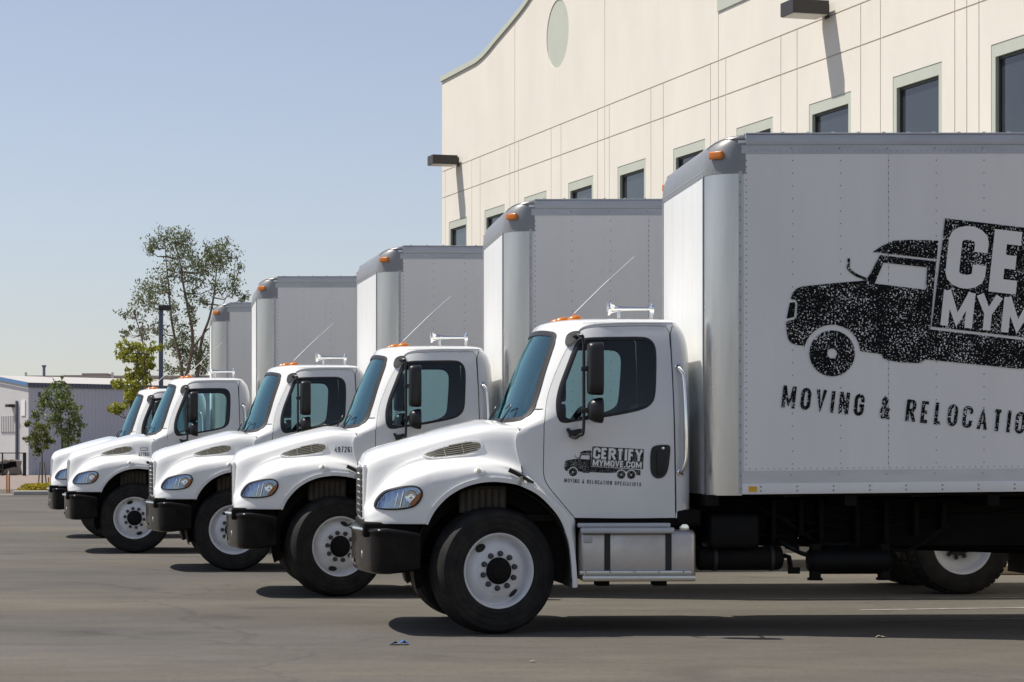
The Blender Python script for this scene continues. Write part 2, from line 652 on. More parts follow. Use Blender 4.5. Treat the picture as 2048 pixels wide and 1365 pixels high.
def text2d(s, h, w, th, gap, width=None):
    """list of (verts, faces, layer) with the origin at the lower left; w is the width of an ordinary letter"""
    adv = []
    for c in s:
        adv.append(w * .55 if c == ' ' else max(th, w * GW.get(c, 1.0)))
    tot = sum(adv) + gap * (len(s) - 1)
    k = 1.0 if width is None else width / tot
    out = []
    x = 0
    for c, a in zip(s, adv):
        if c != ' ':
            for li, st in enumerate(GLY[c]):
                pw = max(0.0, a * k - th)
                pts = [(x + th / 2 + (p[0] if pw > 0 else .5) * pw, th / 2 + p[1] * (h - th)) for p in st]
                if c == '.':
                    pts = [(x + th / 2, 0), (x + th / 2, th)]
                elif c in 'AVYMN&RTI1247' or True:
                    # square ends reach the line edges
                    a0, a1 = Vector(pts[0]), Vector(pts[1])
                    d = (a0 - a1).normalized()
                    if abs(d.y) > .5:
                        pts[0] = tuple(a0 + d * th * .5)
                    a0, a1 = Vector(pts[-1]), Vector(pts[-2])
                    d = (a0 - a1).normalized()
                    if abs(d.y) > .5:
                        pts[-1] = tuple(a0 + d * th * .5)
                V, F = ribbon(pts, th)
                out.append((V, F, li))
        x += (a + gap) * k
    return out


# ------------------------------------------------------------------ the truck, drawn from measurements on the nearest one
PH0 = math.atan((560 - PX) / FP)      # heading of the nearest truck, from the vanishing point of its width
S0, C0 = math.sin(PH0), math.cos(PH0)
X00 = (977 - PX) / 243.0 + 1.13 * S0    # its front axle
D0 = FP / 243.0 + 1.13 * C0


def LX(px, y=-1.05):
    q = (px - PX) / FP
    return (q * (D0 + y * C0) - X00 - y * S0) / (C0 + q * S0)


def LZ(py, y=-1.05, x=.5):
    return EYE + (PY - py) * (D0 + y * C0 - x * S0) / FP


def L2(pts, y=-1.05):
    return [(LX(a, y), LZ(b, y, LX(a, y))) for a, b in pts]


# ---- cab surface: u runs round the plan, |u|<1 the curved front, then the straight side, the rear corner and the rear wall
CP = 2.6
CRR = 0.12
_cxr = interp([(.9, 1.70), (2.3, 1.70), (2.42, 1.69), (2.52, 1.655), (2.57, 1.62), (2.6, 1.59)])
_w = interp([(0.9, 1.045), (1.2, 1.055), (1.75, 1.055), (2.0, 1.035), (2.3, 0.995), (2.5, 0.96), (2.59, 0.935), (2.66, .90)])
_xc = interp([(0.9, 0.03), (1.5, 0.03), (1.66, 0.05), (1.735, 0.12), (1.78, 0.148), (2.2, 0.325), (2.45, 0.44), (2.54, 0.488), (2.62, .53)])
_cl = interp([(.9, .24), (1.6, .24), (1.70, .28), (1.78, .44), (1.88, .52), (2.1, .55), (2.7, .55)])
US = 3.0                      # the straight side ends at |u| = US
UR = 3.4                      # rear corner ends here
UE = 4.4                      # centre of the rear wall


def cab_pt(u, z):
    s = -1 if u < 0 else 1
    a = abs(u)
    w, xc, CL, CXR = _w(z), _xc(z), _cl(z), _cxr(z)
    if a <= 1:
        th = a * math.pi / 2
        y = w * math.sin(th) ** (2 / CP) if th > 0 else 0
        x = xc + CL * (1 - max(0.0, math.cos(th)) ** (2 / CP))
    elif a <= US:
        x = xc + CL + (a - 1) / (US - 1) * (CXR - CRR - xc - CL)
        y = w
    elif a <= UR:
        t = (a - US) / (UR - US) * math.pi / 2
        x = CXR - CRR + CRR * math.sin(t)
        y = w - CRR + CRR * math.cos(t)
    else:
        t = (a - UR) / (UE - UR)
        x = CXR
        y = (w - CRR) * (1 - t)
    return (x, s * y, z)


def u_of_x(x, z):
    xc, CL, CXR = _xc(z), _cl(z), _cxr(z)
    if x < xc + CL:
        q = max(0.0, min(1.0, 1 - (x - xc) / CL))
        return math.acos(q ** (CP / 2)) / (math.pi / 2)
    return 1 + (x - xc - CL) / (CXR - CRR - xc - CL) * (US - 1)


def u_of_y(y, z):
    q = min(1.0, abs(y) / _w(z))
    return math.copysign(math.asin(q ** (CP / 2)) / (math.pi / 2), y)


def uz_side(pts, s):
    return [(s * u_of_x(x, z), z) for x, z in pts]


door_px = catmull([(1088, 900), (1088, 948), (1097, 972), (1122, 1003)], 5) + catmull([(1150, 1036), (1250, 1037), (1350, 1036)], 3) + \
    catmull([(1350, 1034), (1348, 900), (1345, 760), (1341, 664)], 5)[1:] + catmull([(1336, 655), (1325, 652), (1250, 652), (1185, 655), (1163, 663), (1149, 680), (1131, 710), (1110, 757), (1096, 800), (1089, 850)], 4)
win_c = [(700, 1010), (706, 1085), (732, 1143), (790, 1163), (900, 1145), (1130, 1112), (1300, 1083), (1450, 1050), (1540, 1008), (1590, 930), (1606, 750),
         (1612, 560), (1602, 465), (1562, 407), (1490, 384), (1300, 383), (1100, 386), (960, 394), (903, 424), (866, 490), (800, 655), (740, 810), (708, 930)]
win_px = [(x / 4.55 + 960, y / 4.55 + 590) for x, y in catmull(win_c, 3, True)]
DOOR = densify(L2(door_px), .025)
WIN = L2(win_px)
ws_half = catmull([(0, 2.535), (.4, 2.528), (.65, 2.51), (.745, 2.488), (.775, 2.44), (.80, 2.38), (.855, 2.16), (.905, 1.95), (.93, 1.84), (.915, 1.79), (.85, 1.768), (.5, 1.763), (0, 1.765)], 4)
WS = [(u_of_y(y, z), z) for y, z in ws_half] + [(u_of_y(-y, z), z) for y, z in ws_half[::-1][1:-1]]

PARTS_STEER = []


def build_wheel_meshes():
    M = {}
    ty = [(.300, .262), (.315, .284), (.345, .294), (.352, .299), (.358, .296), (.385, .298), (.388, .3025), (.393, .3025), (.396, .2985), (.44, .2985), (.443, .3025), (.449, .302), (.452, .297), (.47, .295), (.484, .291), (.487, .295), (.493, .292), (.498, .284), (.511, .268), (.517, .250), (.521, .235), (.523, .225),
          (.523, .213), (.510, .210), (.510, .202), (.524, .199), (.525, .160), (.512, .157), (.512, .149), (.525, .146), (.525, .108), (.512, .105), (.512, .097),
          (.524, .094), (.523, .055), (.510, .052), (.510, .044), (.521, .040), (.511, .012), (.498, -.004), (.47, -.014), (.42, -.020), (.345, -.014), (.315, -.004), (.300, .016)]
    m = MB()
    m.lathe_y(ty, 72)
    # raised sidewall rings
    M['tyre'] = m.mesh('tyre', rubber, 30)
    rim = [(.300, .255), (.309, .272), (.3145, .281), (.311, .288), (.302, .286), (.294, .276), (.288, .262), (.284, .235), (.281, .205), (.272, .203), (.262, .212),
           (.245, .232), (.222, .254), (.205, .264), (.192, .268), (.188, .268), (.184, .274), (.178, .276), (.112, .276), (.110, .25)]
    m = MB()
    m.lathe_y(rim, 72)
    M['rim'] = m.mesh('front_wheel', rimw, 34)
    hub = [(.110, .25), (.110, .286), (.104, .296), (.098, .300), (.080, .302), (.078, .308), (.066, .311), (.064, .316), (.030, .319), (.001, .320)]
    m = MB()
    m.lathe_y(hub, 36)
    M['hub'] = m.mesh('hub', tankb, 30)
    m = MB()
    m.lathe_y([(.024, .270), (.024, .280), (.0205, .281), (.0205, .300), (.016, .305), (.001, .306)], 6 * 2)
    M['nut'] = m.mesh('wheel_nut', nutm, 30)
    # oval hand holes following the dished disc
    hh = MB()
    nrm = Vector((0, 0, 0))
    for a0 in (128, 308):
        rr = []
        for k in range(20):
            t = 2 * math.pi * k / 20
            dr, da = 0.026 * math.sin(t), 0.046 * math.cos(t)
            r = 0.240 + dr
            # depth of the disc at r
            a = np.interp(r, [.205, .222, .245, .262, .272], [.264, .254, .232, .212, .203]) + .004
            ang = R(a0) + da / 0.240
            rr.append((r * math.cos(ang), -a, r * math.sin(ang)))
        hh.add(rr + [tuple(np.mean(np.array(rr), 0))], [(i, (i + 1) % 20, 20) for i in range(20)])
    M['hole'] = hh.mesh('hand_hole', ventd)
    # rear: deep dished outer rim
    rr = [(.300, .255), (.309, .272), (.3145, .281), (.311, .288), (.302, .286), (.292, .270), (.284, .225), (.278, .130), (.268, .110), (.24, .100), (.205, .09), (.195, .085), (.120, .085), (.118, .06)]
    m = MB()
    m.lathe_y(rr, 64)
    M['rear_rim'] = m.mesh('rear_wheel', rimw, 34)
    m = MB()
    m.lathe_y([(.118, .06), (.118, .16), (.10, .175), (.001, .178)], 32)
    M['rear_hub'] = m.mesh('hub', black, 30)
    # lugged rear tyre
    m = MB()
    m.lathe_y([(.300, .262), (.315, .284), (.345, .294), (.42, .300), (.47, .295), (.498, .284), (.508, .268), (.512, .245), (.512, .03), (.508, .006), (.498, -.008), (.47, -.018), (.42, -.022), (.345, -.016), (.30, .01)], 72)
    for k in range(44):
        t = 2 * math.pi * k / 44
        rot = Matrix.Rotation(-t, 3, 'Y')
        for (a0, a1) in ((.02, .085), (.10, .165), (.18, .262)):
            m.box(.500, .525, -a1, -a0, -.027, .027, rot=rot, piv=(0, 0, 0))
    M['rear_tyre'] = m.mesh('tyre', rubber, 30)
    return M


WM = build_wheel_meshes()


def hood_mesh():
    zt = interp([(-1.03, 1.395), (-1.015, 1.43), (-.98, 1.466), (-.893, 1.505), (-.72, 1.553), (-.51, 1.617), (-.30, 1.676), (-.09, 1.722), (.06, 1.742), (.275, 1.735)])
    hs = interp([(-1.03, .64), (-1.0, .69), (-.9, .745), (-.7, .79), (-.5, .83), (-.2, .90), (0, .955), (.275, 1.035)])
    wf = interp([(-1.03, .80), (-1.015, .855), (-.98, .92), (-.93, .975), (-.85, 1.035), (-.7, 1.10), (-.5, 1.155), (-.3, 1.175), (-.1, 1.18), (.15, 1.175), (.275, 1.165)])
    zc = interp([(-1.03, 1.03), (-.97, 1.09), (-.914, 1.155), (-.86, 1.22), (-.77, 1.30), (-.60, 1.382), (-.394, 1.425), (-.2, 1.438), (-.065, 1.434), (.08, 1.415), (.182, 1.388), (.275, 1.345)])
    arch = L2([(855, 1050), (862, 1034), (872, 1018), (885, 1003), (900, 990), (920, 978), (940, 970), (962, 965), (985, 963), (1008, 964.5), (1030, 968), (1045, 973)], -1.17)
    za = interp(arch)
    x_a = arch[0][0]

    def zl(x):
        return 0.912 if x <= x_a else za(x)
    xs = [-1.03, -1.027, -1.02, -1.005, -.985, -.96, -.93, -.895, -.85, -.8, -.75, -.7, -.65, -.6, -.56, -.53, x_a - .003, x_a + .003]
    xs += [x_a + .015, x_a + .03, x_a + .05, x_a + .075, x_a + .1, x_a + .14, x_a + .18, x_a + .23, x_a + .28, x_a + .33, x_a + .38, x_a + .44, x_a + .5, x_a + .56, x_a + .62, x_a + .68, .22, .25, .275]

    def section(x):
        t, h, f, c, l = zt(x), hs(x), wf(x), zc(x), zl(x)
        kk = max(.15, min(1.0, (c - l) / .26))
        pts = [(0, t + .045), (.30, t + .04), (.55 * min(1, h / .75), t + .02), (h - .10, t - .012), (h - .03, t - .05), (h, t - .11),
               (h + .012, t - .11 + (c + .05 - t + .11) * .5), (h + .025, c + .055), (h + .055, c + .012),
               (h + .055 + (f - h - .055) * .45, c - .018 * kk), (f - .045, c - .065 * kk), (f - .008, c - .135 * kk), (f, max(min(c - .2 * kk, (c + l) / 2), l + .04 * kk)), (f + .004, l + .03 * kk), (f + .002, l)]
        # keep the order of heights where the section gets short
        P = catmull(pts, 4)
        return P
    mb = MB()
    rows = []

    def place(x, w, z):
        tn = max(0.0, min(1.0, (-.6 - x) / .43))
        tr = max(0.0, min(1.0, (x + .3) / .575))
        xo = x + .03 * tn * tn - .018 * tn * tn * max(0, 1 - (w / .85) ** 2) - .17 * tr * tr * max(0, 1 - (w / 1.04) ** 2)
        return xo, z

    for x in xs:
        S = section(x)
        row = []
        for (w, z) in S[::-1]:
            xo, zz = place(x, w, z)
            row.append((xo, w, zz))
        for (w, z) in S[1:]:
            xo, zz = place(x, w, z)
            row.append((xo, -w, zz))
        rows.append(row)
    # front face
    first = rows[0]
    for k, (sc, dx) in enumerate(((.985, -.004), (.95, -.007), (.88, -.008))):
        rows.insert(0, [(p[0] + dx, p[1] * sc, 1.16 + (p[2] - 1.16) * sc) for p in first])
    mb.grid(rows)
    n = len(rows[0])
    mb.add(rows[0], [tuple(range(n))])
    # inward returns along the lower edge
    for s in (0, -1):
        edge = [r[s] for r in rows[3:]]
        inn = [(p[0], p[1] * .93, p[2] + .012) for p in edge]
        mb.grid([edge, inn])
    me = mb.mesh('hood', paint, 50)
    return me, arch, wf


def build_truck():
    T = empty('box_truck')
    hood_me, arch, wf = hood_mesh()
    hood = link('hood', hood_me, T)
    hb = bmesh.new()
    hb.from_mesh(hood_me)
    bvh = BVHTree.FromBMesh(hb)

    def onhood(x, z, s, off):
        h = bvh.ray_cast(Vector((x, s * 2.5, z)), Vector((0, -s, 0)))
        if h[0] is None:
            return Vector((x, s * 1.1, z))
        nn = h[1] if h[1].y * s > 0 else -h[1]
        return h[0] + nn * off

    # --- arch lips and the rear part of the fenders
    arch_all = arch[:-1] + L2([(1045, 973), (1070, 985), (1087, 998), (1100, 1011), (1113, 1026), (1125, 1045), (1134, 1069), (1140, 1090), (1144, 1122), (1146, 1150), (1147, 1176)], -1.17)
    ac = catmull(arch_all, 3)
    for s in (-1, 1):
        mb = MB()
        ins, outs, o2, i2 = [], [], [], []
        for i, (x, z) in enumerate(ac):
            a, b = ac[max(0, i - 1)], ac[min(len(ac) - 1, i + 1)]
            t = Vector((b[0] - a[0], b[1] - a[1])).normalized()
            n = Vector((-t.y, t.x))                      # away from the wheel
            w = wf(min(x, .27)) if x < .27 else 1.165 - .03 * min(1, (x - .27) / .42)
            ins.append((x - n.x * .004, s * (w + .013), z - n.y * .004))
            outs.append((x + n.x * .034, s * (w + .014), z + n.y * .034))
            o2.append((x + n.x * .040, s * (w - .02), z + n.y * .040))
            i2.append((x - n.x * .004, s * (w - .07), z - n.y * .004))
        mb.grid([i2, ins, outs, o2])
        mb.obj('fender_lip', paint, T, sharp=30)
        # fender extension behind the wheel
        i0 = next(i for i, p in enumerate(ac) if p[0] > .255)
        inner = ac[i0:]
        outer = L2([(1042, 946), (1058, 951), (1077, 966), (1100, 988), (1124, 1012), (1140, 1028), (1150, 1041), (1151.5, 1090), (1152, 1130), (1151, 1174)])
        oc = catmull(outer, 6)
        k = len(inner)
        oc = [oc[int(round(i * (len(oc) - 1) / (k - 1)))] for i in range(k)]
        rows = []
        for q in range(9):
            t = q / 8
            row = []
            for a, b, i in zip(inner, oc, range(k)):
                ww = (1.165 - .03 * i / k) * (1 - t ** 2.2) + 1.052 * t ** 2.2
                row.append((a[0] + (b[0] - a[0]) * t, s * ww, a[1] + (b[1] - a[1]) * t))
            rows.append(row)
        rows.append([(p[0] + .002, p[1] * .93, p[2]) for p in rows[-1]])
        mb = MB()
        mb.grid(rows)
        mb.obj('fender_extension', paint, T, sharp=60)

    # --- details on the hood sides
    vent_px = catmull([(847, 912), (852, 906), (880, 894), (920, 885), (950, 881), (962, 884), (966, 892), (962, 900), (950, 908), (915, 914), (880, 918), (860, 917)], 4, True)
    VENT = L2(vent_px, -.95)
    hl_px = catmull([(752.5, 1012), (758, 999), (772, 985), (795, 977), (822, 973), (837, 976), (843.5, 986), (840, 999), (830, 1011), (812, 1017), (785, 1019.5), (757, 1018)], 4, True)
    HL = L2(hl_px, -1.08)
    tn_px = [(841.5, 984), (842, 990), (838.5, 999), (830, 1009.5), (822, 1013), (820, 1010), (823, 1003), (829, 996), (836, 989)]
    TN = L2(tn_px, -1.12)
    for s in (-1, 1):
        v2, f2 = fill2d(VENT, (), .03)
        mb = MB()
        sheet(mb, v2, f2, lambda x, z: onhood(x, z, s, .004), 0)
        fr_in = ring2d(VENT, -.018)
        v3, f3 = fill2d(VENT, (fr_in,), .02)
        mb.mi = 1
        P = [onhood(x, z, s, .009) for x, z in v3]
        mb.add(P, f3)
        bd = VENT
        mb.grid([[onhood(x, z, s, .009) for x, z in bd + bd[:1]], [onhood(x, z, s, -.004) for x, z in bd + bd[:1]]])
        mb.grid([[onhood(x, z, s, .009) for x, z in fr_in + fr_in[:1]], [onhood(x, z, s, .003) for x, z in fr_in + fr_in[:1]]])
        vo = mb.obj('hood_vent', [ventd, paint], T)
        # six slats following the long axis of the vent, clipped to its outline
        for q in range(6):
            pts = []
            for i in range(41):
                t = i / 40
                x = LX(852 + 112 * t, -.95)
                pyc = np.interp(t, [0, .25, .6, 1], [912, 905, 899, 890.5])
                half = np.interp(t, [0, .3, .7, 1], [6, 11.5, 13.5, 10])
                z = LZ(pyc + (q - 2.5) / 3.0 * half * .98, -.95)
                if inpoly([(x, z)], ring2d(VENT, -.012))[0]:
                    pts.append((x, z))
            if len(pts) > 4:
                sm = MB()
                th = .0062
                sm.grid([[onhood(x, z - th, s, .006) for x, z in pts], [onhood(x, z - th, s, .010) for x, z in pts], [onhood(x, z + th * .2, s, .013) for x, z in pts], [onhood(x, z + th * .6, s, .006) for x, z in pts]])
                sm.obj('slat', ventm, vo)
        for xv in (891, 927):
            sm = MB()
            pts = [(LX(xv + d * .2, -.95), LZ(np.interp(xv, [852, 880, 920, 964], [912, 905, 899, 890.5]) + d, -.95)) for d in np.linspace(-11, 13, 9)]
            pts = [p for p in pts if inpoly([p], ring2d(VENT, -.008))[0]]
            sm.tube([onhood(x, z, s, .012) for x, z in pts], .004, 6)
            sm.obj('slat_rib', ventm, vo)
        # headlight
        mb = MB()
        v2, f2 = fill2d(HL, (), .02)
        sheet(mb, v2, f2, lambda x, z: onhood(x, z, s, .003))
        hl = mb.obj('headlight', reflm, T)
        mb = MB()
        inn = ring2d(HL, -.008)
        out = ring2d(HL, .006)
        cl = lambda p: p + p[:1]
        mb.grid([[onhood(x, z, s, -.002) for x, z in cl(out)], [onhood(x, z, s, .011) for x, z in cl(out)], [onhood(x, z, s, .013) for x, z in cl(inn)], [onhood(x, z, s, .004) for x, z in cl(inn)]])
        mb.obj('headlight_bezel', seal, hl)
        for px, hw, q0, q1 in ((794, 1.3, 986, 1013), (804, 2.4, 982, 1015)):
            mb = MB()
            rows = []
            for dx, off in ((-hw, .003), (-hw * .4, .009), (hw * .4, .009), (hw, .003)):
                rows.append([onhood(LX(px + dx + (q - 998) * -.22, -1.1), LZ(q, -1.1), s, off) for q in np.linspace(q0, q1, 8)])
            mb.grid(rows)
            mb.obj('reflector_rib', chrome, hl)
        mb = MB()
        cx, cz = LX(822, -1.1), LZ(994, -1.1)
        rows = []
        for k, off in ((1.0, .003), (.92, .010), (.6, .0055), (.25, .004), (.02, .009)):
            rows.append([onhood(cx + .048 * k * math.cos(a_), cz + .055 * k * math.sin(a_), s, off) for a_ in np.linspace(0, 2 * math.pi, 25)])
        mb.grid(rows)
        mb.obj('lamp_bowl', chrome, hl)
        mb = MB()
        v2, f2 = fill2d(TN, (), .02)
        sheet(mb, v2, f2, lambda x, z: onhood(x, z, s, .0105))
        mb.obj('turn_signal', amber, hl)
        mb = MB()
        hin = ring2d(HL, -.009)
        v2, f2 = fill2d(hin, (), .02)
        sheet(mb, v2, f2, lambda x, z: onhood(x, z, s, .013))
        mb.obj('lens', glass_clear, hl)
        # side marker lamp on the fender
        mb = MB()
        c = onhood(LX(960, -1.15), LZ(945, -1.15), s, 0)
        rows = []
        for k, off in ((1.0, -.004), (1.0, .008), (.8, .016), (.4, .019), (.05, .02)):
            rows.append([onhood(c.x + .05 * k * math.cos(a), c.z - .006 * math.cos(a) + .032 * k * math.sin(a), s, off) for a in np.linspace(0, 2 * math.pi, 21)])
        mb.grid(rows)
        sm = mb.obj('side_marker', paint, T)
        mb = MB()
        rows = []
        for k, off in ((1.0, .015), (.85, .024), (.05, .025)):
            rows.append([onhood(c.x - .012 + .018 * k * math.cos(a), c.z + .006 + .017 * k * math.sin(a), s, off) for a in np.linspace(0, 2 * math.pi, 15)])
        mb.grid(rows)
        mb.obj('marker_lens', beige, sm)
        # rubber hood latch
        mb = MB()
        a = Vector((LX(1018, -1.17), s * 1.175, LZ(940, -1.17)))
        b = Vector((LX(1043, -1.17), s * 1.17, LZ(953, -1.17)))
        c2 = Vector((LX(1066, -1.12), s * 1.12, LZ(966, -1.12)))
        mb.tube([a, a.lerp(b, .5) + Vector((0, s * .012, 0)), b + Vector((0, s * .01, 0)), c2], [.02, .017, .017, .013], 8)
        lt = mb.obj('hood_latch', black, T)
        mb = MB()
        mb.tube([b + Vector((0, s * .02, .0)), b + Vector((-.008, s * .015, -.04)), b + Vector((-.02, s * .01, -.075))], [.012, .013, .016], 8)
        mb.obj('latch_strap', ventm, lt)

    for s in (-1, 1):
        mb = MB()
        mb.tube([(LX(1043, -1.05), s * (1.043 + .012 * (z < 1.4)), z) for z in (1.345, 1.40, 1.46, 1.52, 1.585)], [.008, .011, .011, .009, .004], 6)
        mb.obj('hood_gap_strip', seal, T)  # dark strip standing in for the shade in the hood-to-cab gap
        mb = MB()
        zz_ = LZ(818)
        path = [cab_pt(s * u_of_x(LX(p_), zz_), zz_) for p_ in np.linspace(1062, 1087, 6)]
        mb.tube([(p[0], p[1] + s * .001, p[2]) for p in path], .0035, 5)
        mb.obj('cowl_seam', seal, T)
    # --- grille
    g = MB()
    g.box(-1.034, -.99, -.60, .60, .95, 1.37, .02)
    gr = g.obj('grille', ventd, T)
    fr = MB()
    fr.mi = 0

    def nosex(y):
        return -1.000 - .022 * (1 - (y / .85) ** 2)
    for z in (.945, 1.375):
        fr.tube([(nosex(y) + .01, y, z) for y in np.linspace(-.66, .66, 13)], .022, 8)
    for y in (-.66, .66):
        fr.tube([(nosex(y) + .01, y, z) for z in (.945, 1.16, 1.375)], .022, 8)
    fr.obj('grille_frame', paint, gr)
    for k in range(7):
        b = MB()
        z = 1.0 + k * .053
        b.grid([[(nosex(y) - .012, y, z + .012) for y in np.linspace(-.65, .65, 13)], [(nosex(y) - .018, y, z) for y in np.linspace(-.65, .65, 13)],
                [(nosex(y) + .03, y, z - .016) for y in np.linspace(-.65, .65, 13)]])
        b.obj('grille_slat', paint, gr)
    for k in range(7):
        y = -.54 + k * .18
        b = MB()
        b.box(nosex(y) - .010, nosex(y) + .04, y - .008, y + .008, .96, 1.36)
        b.obj('grille_bar', paint, gr)

    # --- bumper
    half = [(-.56, 1.155), (-.68, 1.175), (-.82, 1.185), (-.905, 1.165), (-.96, 1.10), (-.99, 1.02), (-1.025, .85), (-1.065, .6), (-1.09, .3)]
    plan = catmull([(x, -y) for x, y in half] + [(-1.10, 0)] + [(x, y) for x, y in half[::-1]], 4)
    prof = [(-.10, .875), (-.02, .874), (-.004, .868), (.004, .855), (.002, .842), (-.006, .832), (-.008, .80), (-.012, .60), (-.018, .53), (-.03, .508), (-.055, .50), (-.11, .50)]
    rows = []
    np_ = len(plan)
    for o, z in prof:
        row = []
        for i, p in enumerate(plan):
            a, b = plan[max(0, i - 1)], plan[min(np_ - 1, i + 1)]
            t = Vector((b[0] - a[0], b[1] - a[1])).normalized()
            n = Vector((t.y, -t.x))
            # out of the truck
            if n.dot(Vector((p[0] + .5, p[1]))) < 0:
                n = -n
            e = min(i, np_ - 1 - i) / 8
            zz = z
            if z > .7:
                zz = z - .035 * max(0, 1 - e)
            else:
                zz = z + .03 * max(0, 1 - e) * (z < .56)
            row.append((p[0] + n.x * o, p[1] + n.y * o, zz))
        rows.append(row)
    mb = MB()
    mb.grid(rows)
    bu = mb.obj('bumper', bumperb, T, sharp=50)
    mb = MB()
    tip = [p for i, p in enumerate(plan) if abs(p[1]) < .98]
    mb.tube([(p[0] - .012, p[1], .862) for p in tip], .013, 8)
    mb.obj('bumper_trim', chrome, bu)
    for s in (-1, 1):
        mb = MB()
        mb.box(-1.035, -1.005, s * .70 - .08, s * .70 + .08, .62, .69, .015)
        mb.obj('fog_lamp', chrome, bu)
        mb = MB()
        mb.tube([(-1.0, s * .30, .56), (-1.07, s * .30, .555), (-1.085, s * .30, .57), (-1.085, s * .30, .60)], .014, 8)
        mb.obj('tow_hook', chrome, bu)
        mb = MB()
        mb.tube([(-1.0, s * .80, .868), (-.98, s * .86, .875), (-.95, s * .90, .878)], .02, 8)
        mb.obj('bumper_bolt', chrome, bu)
    mb = MB()
    mb.box(-1.03, -.55, -1.02, 1.02, .80, .925, .02)
    mb.obj('bumper_gap_block', dark, T)  # dark block added for the shade in the gap between bumper and hood

    # --- cab body with its openings
    ZT, ZB = 2.59, .955
    gap = .006
    doors_open = [uz_side(densify(ring2d(DOOR, gap), .03), s) for s in (-1, 1)]
    low = [(.287, 1.70), (.287, 1.34)] + L2([(1056, 957), (1070, 969), (1090, 988), (1114, 1011), (1130, 1027)]) + [(LX(1139), ZB)]
    lo_u = [(u_of_x(x, z), z) for x, z in low]
    outer = [(-UE, ZB)] + [(-a, z) for a, z in lo_u[::-1]] + [(-.5, 1.735), (0, 1.735), (.5, 1.735)] + lo_u + [(UE, ZB), (UE, ZT), (-UE, ZT)]
    rear_win = [[(s * a, z) for a, z in ((3.62, 1.75), (4.25, 1.75), (4.25, 2.25), (3.62, 2.25))] for s in (-1, 1)]
    # meshing happens in the (u, z) plane with u scaled to metres so that triangles keep their shape
    KU = .62

    def fillu(o, hs, st):
        v, f = fill2d([(a * KU, z) for a, z in o], [[(a * KU, z) for a, z in h] for h in hs], st)
        return [(a / KU, z) for a, z in v], f
    v2, f2 = fillu(outer, doors_open + [WS] + rear_win, .06)
    mb = MB()
    outn = lambda p: (p.x - .95, p.y, 0)
    sheet(mb, v2, f2, cab_pt, .035, 0, 1, outn)
    cab = mb.obj('cab', [paint, lining], T, sharp=60)
    # sills and floor
    mb = MB()
    mb.box(.15, 1.68, -1.0, 1.0, .93, .985)
    mb.obj('cab_floor', dark, cab)
    # roof
    rows = []
    us = [(-UE + i * (2 * UE) / 160) for i in range(161)]
    cx = 1.06
    ZR = .115
    RK = .36
    prof = [(0.0, 0.0), (.012, .016), (.03, .032), (.06, .05), (.11, .072), (.18, .092), (.28, .106), (.42, .113), (.6, .115), (.8, .116), (.98, .116)]
    rows.append([cab_pt(u, ZT - .006) for u in us])
    for k, dz in prof:
        row = []
        for u in us:
            p = cab_pt(u, ZT)
            row.append((cx + (p[0] - cx) * (1 - k), p[1] * (1 - k), ZT + dz * RK))
        rows.append(row)
    mb = MB()
    mb.grid(rows)
    mb.add(rows[-1], [tuple(range(len(us)))])
    nb = len(mb.f)
    # headliner
    mb.mi = 1
    mb.add([(p[0] * .98 + .02, p[1] * .96, ZT - .03) for p in rows[0]], [tuple(range(len(us)))])
    roof = mb.obj('roof', [paint, lining], T, sharp=60)
    rb = bmesh.new()
    rb.from_mesh(roof.data)
    rbvh = BVHTree.FromBMesh(rb)

    def roofz(x, y):
        h = rbvh.ray_cast(Vector((x, y, 3.5)), Vector((0, 0, -1)))
        return h[0].z if h[0] else 2.6
    # drip rail along each side
    for s in (-1, 1):
        mb = MB()
        path = []
        for px, py in catmull([(1152, 671), (1163, 657), (1180, 650), (1205, 647), (1260, 645), (1338, 645)], 5):
            x, z = LX(px, -.97), LZ(py, -.97)
            p = cab_pt(s * u_of_x(x, min(z, ZT)), min(z, ZT))
            path.append((p[0], p[1] + s * .004, z))
        mb.tube(path, .008, 6)
        mb.obj('drip_rail', paint, roof)
        mb = MB()
        path = []
        for z in np.linspace(2.56, 1.0, 24):
            x = LX(np.interp(z, [1.0, 1.6, 2.1, 2.56], [1350.5, 1348, 1345, 1341.8])) + .006
            p = cab_pt(s * u_of_x(x, z), z)
            path.append((p[0], p[1] + s * .0, z))
        mb.tube(path, .005, 6)
        mb.obj('rear_door_seam', seal, cab)

    def ring_on_cab(poly_uz, d_out, d_in, proud, s=None):
        """tube-like rubber ring following a closed outline in (u,z)"""
        o = ring2d([(a * KU, z) for a, z in poly_uz], d_out)
        i = ring2d([(a * KU, z) for a, z in poly_uz], -d_in)
        o = [(a / KU, z) for a, z in o]
        i = [(a / KU, z) for a, z in i]

        def out(p, d):
            q = Vector(cab_pt(*p))
            e = .002
            a1, a2 = Vector(cab_pt(p[0] + e, p[1])), Vector(cab_pt(p[0] - e, p[1]))
            b1 = Vector(cab_pt(p[0], p[1] + e))
            n = (a1 - a2).cross(b1 - q)
            n.normalize()
            if n.dot(Vector((q.x - .95, q.y, 0))) < 0:
                n = -n
            return q + n * d
        cl = lambda p: p + p[:1]
        m_ = MB()
        mid = [((a[0] + b[0]) / 2, (a[1] + b[1]) / 2) for a, b in zip(o, i)]
        m_.grid([[out(p, -.012) for p in cl(o)], [out(p, proud * .6) for p in cl(o)], [out(p, proud) for p in cl(mid)], [out(p, proud * .5) for p in cl(i)], [out(p, -.02) for p in cl(i)]])
        return m_
    # windscreen
    v2, f2 = fillu([(a, z) for a, z in WS], (), .08)

    def inset(d):
        def f(u, z):
            q = Vector(cab_pt(u, z))
            n = Vector((q.x - .95, q.y, 0)).normalized()
            return q - n * d
        return f
    mb = MB()
